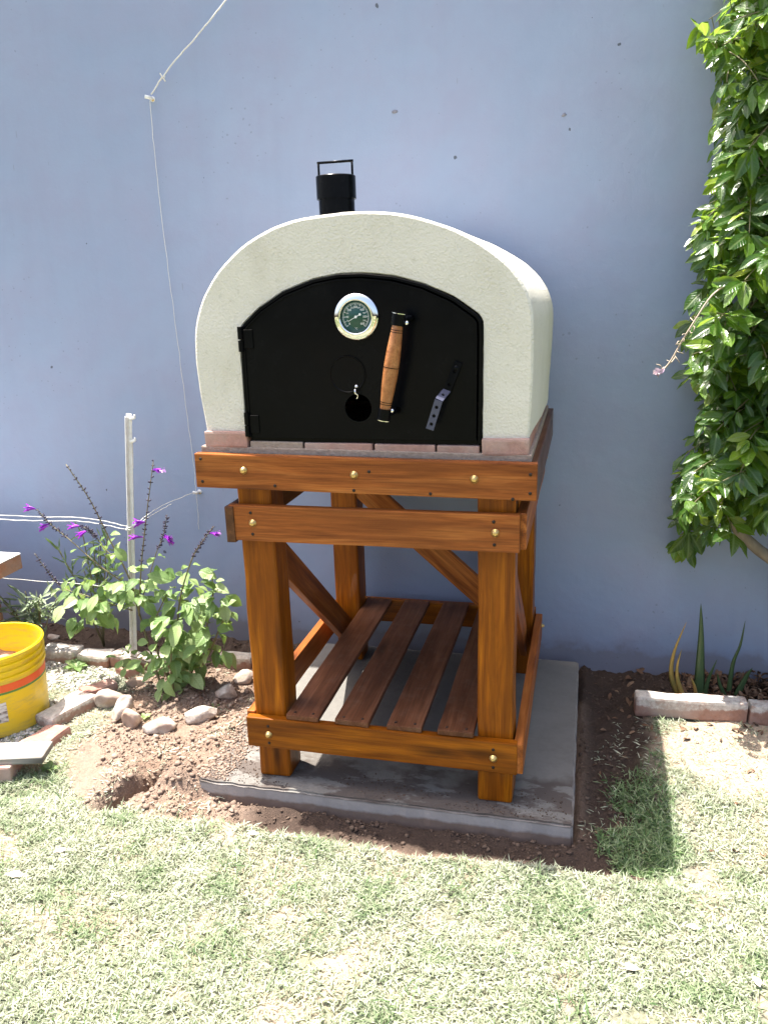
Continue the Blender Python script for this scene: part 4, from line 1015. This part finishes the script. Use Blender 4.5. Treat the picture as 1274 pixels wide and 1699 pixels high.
# narrow-leaved plants on the far left
def tuft(root, name, label, n_, R_, m, lw, ll, hgt):
    t = thing(name, label, 'plant', root); mes = [leaf_me('narrow_leaf', m, 1, w_, .15, c, 5, 'narrow') for w_, c in ((lw, .1), (lw*1.2, .35), (lw*.8, -.1))]; L = []
    arr = [leaf_arrays(1, lw, .15, .2, 5, 'narrow')]
    for s in range(9):
        tp = Vector(root) + Vector((random.uniform(-1, 1)*R_, random.uniform(-.6, .4)*R_, hgt*random.uniform(.55, 1)))
        P = catmull([Vector(root)+rv(.01)*Vector((1, 1, 0)).length*.3, Vector(root).lerp(tp, .5)+Vector((0, 0, .04)), tp], 6); tube('stem', P, .0022, 'stem', t, 5)
        for k in range(n_//9):
            p = P[random.randint(4, len(P)-1)]; d_ = Vector((random.uniform(-1, 1), random.uniform(-1, .6), random.uniform(-.3, .9)))
            L.append(frame(p, d_, Vector((0, -.5, 1))+rv(.4)) @ Matrix.Scale(ll*random.uniform(.7, 1.2), 4))
    place_leaves(t, L, mes, arr, m, 290); return t
tuft((-1.53, -.30, .0), 'narrow_leaved_plant', 'grey-green spiky-leaved plant between the brown counter and the salvia', 150, .13, 'greyleaf', .13, .085, .34)
tuft((-1.34, -.16, .0), 'narrow_leaved_plant', 'dark narrow-leaved plant in front of the wall behind the salvia', 130, .12, 'darkneedle', .12, .07, .50)
# seedling weeds
def weed(root, label, n_, s, m='salvialeaf'):
    t = thing('weed', label, 'weed', (root[0], root[1], hz(root[0], root[1])), 'small weeds'); r_ = WM[t].translation
    for k in range(n_):
        a = 2*PI*k/n_ + random.uniform(-.3, .3); d_ = Vector((math.cos(a), math.sin(a), .55))
        o = bpy.data.objects.new('leaf', mesS[k % 4] if m == 'salvialeaf' else mesS[0]); col.objects.link(o); o.parent = t
        mt = frame(r_ + Vector((0, 0, .004)), d_, (0, 0, 1)) @ Matrix.Scale(s*random.uniform(.7, 1.2), 4); o.matrix_basis = WM[t].inverted() @ mt
weed((-1.33, -.36), 'bright green weed rosette on pale gravel beside the bucket', 6, .06)
weed((-.665, -.545), 'tiny green seedling on the dug soil left of the slab', 4, .022)
weed((-.865, -.66), 'tiny yellowish seedling between the pale stones', 5, .022)
weed((-1.0, -.99), 'low green weed at the edge of the lawn near the grey board', 7, .03)

# ---------------------------------------------------------------- aloes on the right
def blade(pts, w0, m, parent, thick=.35):
    P = catmull(pts, 6); k = len(P); bm = bmesh.new(); rg = []
    for i, p in enumerate(P):
        t = i/(k-1); w_ = w0*(1-t)**.75*(1 if t > .1 else .85+1.5*t) + .0006; d_ = (P[min(i+1, k-1)]-P[max(i-1, 0)]).normalized()
        s = Vector((1, .25, 0)); s = (s - d_*s.dot(d_)).normalized(); n_ = s.cross(d_)
        rg.append([bm.verts.new(p - WM[parent].translation + q) for q in (-s*w_, -s*w_*.5+n_*w_*thick, s*w_*.5+n_*w_*thick, s*w_, n_*(-w_*.05))])
    for a, b_ in zip(rg, rg[1:]):
        for j in range(5): bm.faces.new((a[j], a[(j+1) % 5], b_[(j+1) % 5], b_[j]))
    bmesh.ops.recalc_face_normals(bm, faces=bm.faces)
    return link('leaf', mesh_bm(bm, 'aloe_leaf', True), m, parent, WM[parent])
al = thing('aloe_plant', 'aloe with two curved orange-tipped leaves behind the whitewashed edging block', 'aloe', (.885, -.19, 0))
blade([(.882, -.19, -.01), (.845, -.19, .08), (.848, -.19, .17), (.878, -.20, .285)], .011, 'aloedry', al)
blade([(.895, -.20, -.01), (.868, -.205, .06), (.858, -.21, .12), (.866, -.22, .195)], .010, 'aloedry', al)
al = thing('aloe_plant', 'aloe with one tall upright dark green leaf behind the edging block', 'aloe', (.945, -.17, 0))
blade([(.940, -.17, -.01), (.935, -.17, .12), (.930, -.175, .23), (.921, -.18, .345)], .020, 'aloe', al)
blade([(.955, -.17, -.01), (.965, -.17, .07), (.985, -.18, .15)], .010, 'aloe', al)
blade([(.93, -.19, -.01), (.92, -.2, .05), (.905, -.21, .09)], .008, 'aloedry', al)
al = thing('aloe_plant', 'slim olive aloe leaf among dry leaves near the right picture edge', 'aloe', (1.04, -.15, 0))
blade([(1.035, -.15, -.01), (1.04, -.15, .12), (1.056, -.16, .20), (1.062, -.17, .29)], .009, 'aloe', al)
blade([(1.055, -.15, -.01), (1.085, -.15, .08), (1.10, -.16, .12)], .014, 'aloe', al)
blade([(1.03, -.16, -.01), (1.0, -.17, .06), (.99, -.18, .10)], .008, 'aloe', al)

# ---------------------------------------------------------------- loose stuff
ICO = None
def lumps(name, P, s, m, label, cat, flat=.7, seed=0):
    global ICO
    if ICO is None:
        bm = bmesh.new(); bmesh.ops.create_icosphere(bm, subdivisions=1, radius=1); ICO = (np.array([v.co[:] for v in bm.verts]), np.array([[v.index for v in f.verts] for f in bm.faces])); bm.free()
    r = np.random.default_rng(seed); n_ = len(P); V0, F0 = ICO
    V = V0[None]*(1 + r.uniform(-.42, .42, (n_, len(V0), 1)))*np.stack([s, s*r.uniform(.6, 1, n_), s*r.uniform(.5, 1, n_)*flat], -1)[:, None, :]
    a = r.uniform(0, 2*PI, n_); ca, sa = np.cos(a)[:, None], np.sin(a)[:, None]
    V = np.stack([V[..., 0]*ca - V[..., 1]*sa, V[..., 0]*sa + V[..., 1]*ca, V[..., 2]], -1) + P[:, None, :]
    F = (F0[None] + (np.arange(n_)*len(V0))[:, None, None]).reshape(-1, 3)
    return tag(soup(name, V.reshape(-1, 3), F, m), label, cat)
def scatter(n_, x0, x1, y0, y1, dens, seed):
    r = np.random.default_rng(seed); x = r.uniform(x0, x1, n_); y = r.uniform(y0, y1, n_); k = r.random(n_) < dens(x, y); return x[k], y[k]
x, y = scatter(26000, -1.1, -.35, -1.2, -.2, lambda x, y: soil_mask(x, y)**2*(fbm(x, y, 7, 3, 40) > .36)*((x < -.495) | (y < -1.0))*.8, 1)
s = .0007 + .0105*np.random.default_rng(2).random(len(x))**14 + .0018*np.random.default_rng(4).random(len(x))
lumps('soil_clods', np.stack([x, y, height(x, y)+s*.25], -1), s, 'clod', 'crumbly dug reddish-brown soil left of the concrete slab', 'soil', .8, 3)
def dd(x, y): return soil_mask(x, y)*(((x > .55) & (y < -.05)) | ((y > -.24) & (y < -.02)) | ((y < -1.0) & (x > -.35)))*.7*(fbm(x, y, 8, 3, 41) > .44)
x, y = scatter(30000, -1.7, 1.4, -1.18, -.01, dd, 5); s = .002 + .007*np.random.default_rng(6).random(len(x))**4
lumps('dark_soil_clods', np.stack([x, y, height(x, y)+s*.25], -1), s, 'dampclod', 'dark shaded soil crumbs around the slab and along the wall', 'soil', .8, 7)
x, y = scatter(6000, -1.62, -1.1, -.95, -.30, lambda x, y: ss(-1.08, -1.16, x - (y+.5)*.05)*(fbm(x, y, 9, 3, 50) > .36)*1., 8); s = .003 + .008*np.random.default_rng(9).random(len(x))**2
lumps('gravel', np.stack([x, y, height(x, y)+s*.3], -1), s, 'gravel', 'pale dusty gravel between the bucket and the edging bricks', 'gravel', .75, 10)
# spilled soil on the slab edge
x, y = scatter(5000, -.50, .52, -1.0, -.84, lambda x, y: (fbm(x, y*1.8, 6, 4, 60) > .50)*ss(-.86, -.95, y)*.8, 11); s = .0006 + .003*np.random.default_rng(12).random(len(x))**6
lumps('spilled_soil', np.stack([x, y, .0505+s*.2], -1), s, 'dampclod', 'soil crumbs spilled along the front edge of the slab', 'soil', .6, 13)
x, y = scatter(9000, -.50, -.34, -1.0, -.55, lambda x, y: ss(-.36, -.46, x + (fbm(x, y, 8, 3, 61)-.5)*.2), 14); s = .001 + .006*np.random.default_rng(15).random(len(x))**7
lumps('spilled_soil', np.stack([x, y, .0505+s*.3], -1), s, 'clod', 'pale soil crumbs over the buried left corner of the slab', 'soil', .7, 16)
# leaf litter (flat curled flakes)
def flakes(name, x, y, z, size, m, label, cat, seed, tilt=.5):
    r = np.random.default_rng(seed); n_ = len(x); V0, F0 = leaf_arrays(1, .45, .25, .3, 5, 'ellip'); V0 = V0 - np.array([.5, 0, 0])
    a = r.uniform(0, 2*PI, n_); tx, ty = r.normal(0, tilt, n_), r.normal(0, tilt, n_); VV = []
    for i in range(n_):
        Rm = np.array(Euler((tx[i], ty[i], a[i])).to_matrix()); VV.append((V0*size[i]*np.array([1, r.uniform(.4, 1.1), 1])) @ Rm.T + (x[i], y[i], z[i]))
    return tag(soup(name, np.concatenate(VV), (F0[None] + (np.arange(n_)*len(V0))[:, None, None]).reshape(-1, 3), m, smooth=True), label, cat)
x, y = scatter(1500, .70, 1.45, -.26, -.01, lambda x, y: ss(.78, 1.05, x)*.9+.05, 20)
flakes('leaf_litter', x, y, height(x, y)+.008+.03*np.random.default_rng(2).random(len(x))*ss(.9, 1.2, x), .02+.03*np.random.default_rng(21).random(len(x)), 'litter', 'dry brown leaf litter behind the right edging blocks', 'leaf litter', 22)
x, y = scatter(420, .58, 1.4, -1.05, -.05, lambda x, y: ((y > -.5)*.6*(x > .7) + .12)*(y < -.33)+(x < .75)*.25, 23)
flakes('scattered_dry_leaves', x, y, height(x, y)+.006, .012+.026*np.random.default_rng(24).random(len(x)), 'litter', 'thin scatter of dry leaf bits on the shaded soil right of the slab', 'leaf litter', 25, .3)
# single pale dry leaves on the lawn
dlm = leaf_me('dry_leaf', 'greyleaf', 1, .45, .12, .12, 5, 'ellip'); dlm.materials.clear(); dlm.materials.append(mat('bleached_dry_leaf', (.62, .55, .45), .8))
for (x_, y_, s_, a, lab) in ((.777, -1.303, .035, .3, 'pale dry leaf on the lawn right of the shadow corner'), (.863, -1.289, .03, 1.2, 'curled tan leaf on the lawn near the right picture edge'), (.679, -1.416, .045, 2.9, 'largest pale leaf lying low on the right part of the lawn'), (.899, -1.434, .035, 1.7, 'white dry leaf in the bottom right corner of the lawn'), (-.276, -1.182, .035, .5, 'pale leaf on the grass just below the trench'), (-.723, -1.355, .04, .9, 'whitish leaf on the bare patch at the left of the lawn'), (-.79, -1.449, .05, .4, 'long pale leaf at the left edge of the lawn'), (-.263, -1.26, .03, 2.3, 'small pale leaf in the lawn centre below the trench')):
    o = link('fallen_leaf', dlm, None, None, Matrix.Translation((x_, y_, hz(x_, y_)+.012)) @ Euler((.05, .12, a)).to_matrix().to_4x4() @ Matrix.Scale(s_, 4)); tag(o, lab, 'leaf', 'fallen leaves on the lawn')

# ---------------------------------------------------------------- lawn
def blades(n_, x0, x1, y0, y1, dens, seed, lmin, lmax, name, label, tonef, lay=(.15, 1.0)):
    x, y = scatter(n_, x0, x1, y0, y1, dens, seed); r = np.random.default_rng(seed+1); n_ = len(x)
    L = lmin + (lmax-lmin)*r.random(n_)**1.8; a = r.uniform(0, 2*PI, n_); el = r.uniform(lay[0], lay[1], n_); w_ = r.uniform(.0007, .0017, n_)
    tone = np.clip(tonef(x, y) + r.normal(0, .22, n_), 0, 1)
    L = L*(.8+.5*tone); dx, dy = np.cos(a), np.sin(a); sx, sy = -dy, dx; z = height(x, y) - .001 + r.random(n_)*.008
    V = np.zeros((n_, 5, 3))
    for k, (t, ww, bend) in enumerate(((0, 1, 0), (.5, .85, .04), (1., 0, .22))):
        e = el - bend*2.2*t; px = x+dx*L*t*np.cos(e); py = y+dy*L*t*np.cos(e); pz = z + L*np.sin(el)*t - L*bend*t*.8
        pz = np.maximum(pz, z+.0005)
        if k < 2:
            tw = r.normal(0, .5, n_)
            V[:, 2*k] = np.stack([px-sx*w_*ww, py-sy*w_*ww, pz-w_*tw], -1); V[:, 2*k+1] = np.stack([px+sx*w_*ww, py+sy*w_*ww, pz+w_*tw], -1)
        else: V[:, 4] = np.stack([px, py, pz], -1)
    F0 = np.array([[0, 1, 3], [0, 3, 2], [2, 3, 4]]); F = (F0[None] + (np.arange(n_)*5)[:, None, None]).reshape(-1, 3)
    return tag(soup(name, V.reshape(-1, 3), F, 'grass', dict(tone=np.repeat(tone, 5))), label, 'grass')
def lawn_d(x, y):
    s = soil_mask(x, y); sd_ = sand_mask(x, y); cl = fbm(x, y, 11, 3, 70)
    g = np.clip(1-1.6*s, 0, 1)*(1-.90*sd_)*ss(.12, .40, cl)
    g = g*ss(-.30, -.42, y)*np.where((x < -.45) & (y > -1.02), .32, 1.)
    return np.where((x > -.5) & (x < .56) & (y > -1.03), 0, g)
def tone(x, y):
    t = ss(.45, .72, fbm(x, y, 11, 4, 80)) * .5 + .06 + .95*ss(.82, .76, x)*ss(.5, .55, x)*ss(-1.12, -1.06, y) + .15*bumpf(x, y, -1.0, -1.05, .2, .12)  # strip right of slab: greener grass, also darkened to paint in the oven shadow
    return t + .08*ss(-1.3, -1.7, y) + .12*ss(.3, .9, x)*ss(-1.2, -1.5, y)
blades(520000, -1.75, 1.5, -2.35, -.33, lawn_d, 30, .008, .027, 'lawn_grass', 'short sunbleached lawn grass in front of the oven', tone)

blades(5000, -1.5, 1.3, -2.2, -1.0, lambda x, y: ss(.55, .7, fbm(x, y, 9, 3, 95))*np.clip(1-1.6*soil_mask(x, y), 0, 1), 37, .02, .05, 'lawn_grass', 'taller stray green tufts in the lawn', lambda x, y: .8+0*x, (.5, 1.3))

blades(11000, .60, .84, -1.12, -.5, lambda x, y: ss(.61, .72, x + (fbm(x, y, 8, 3, 90)-.5)*.2 + ss(-.8,-1.05,y)*.05)*ss(.80, .73, x)*ss(-.60, -.85, y)*.9, 34, .010, .030, 'lawn_grass', 'longer green grass in the oven shadow right of the slab', lambda x, y: 1.+0*x, (.2, 1.1))  # green blades whose dark tone partly paints in the shadow

blades(9000, -1.1, -.42, -1.15, -.3, lambda x, y: ss(.5, .62, fbm(x, y, 9, 3, 97))*.55*((x < -.5) | (y < -1.0)), 41, .015, .04, 'dry_grass_bits', 'dry straw bits strewn over the dug soil', lambda x, y: -.3+0*x, (.02, .3))
blades(900, .56, .80, -1.05, -.3, lambda x, y: ss(.5, .6, fbm(x, y, 9, 3, 98))*.6, 44, .015, .05, 'dry_grass_bits', 'dry straws lying on the dark soil right of the slab', lambda x, y: -.3+0*x, (.02, .35))
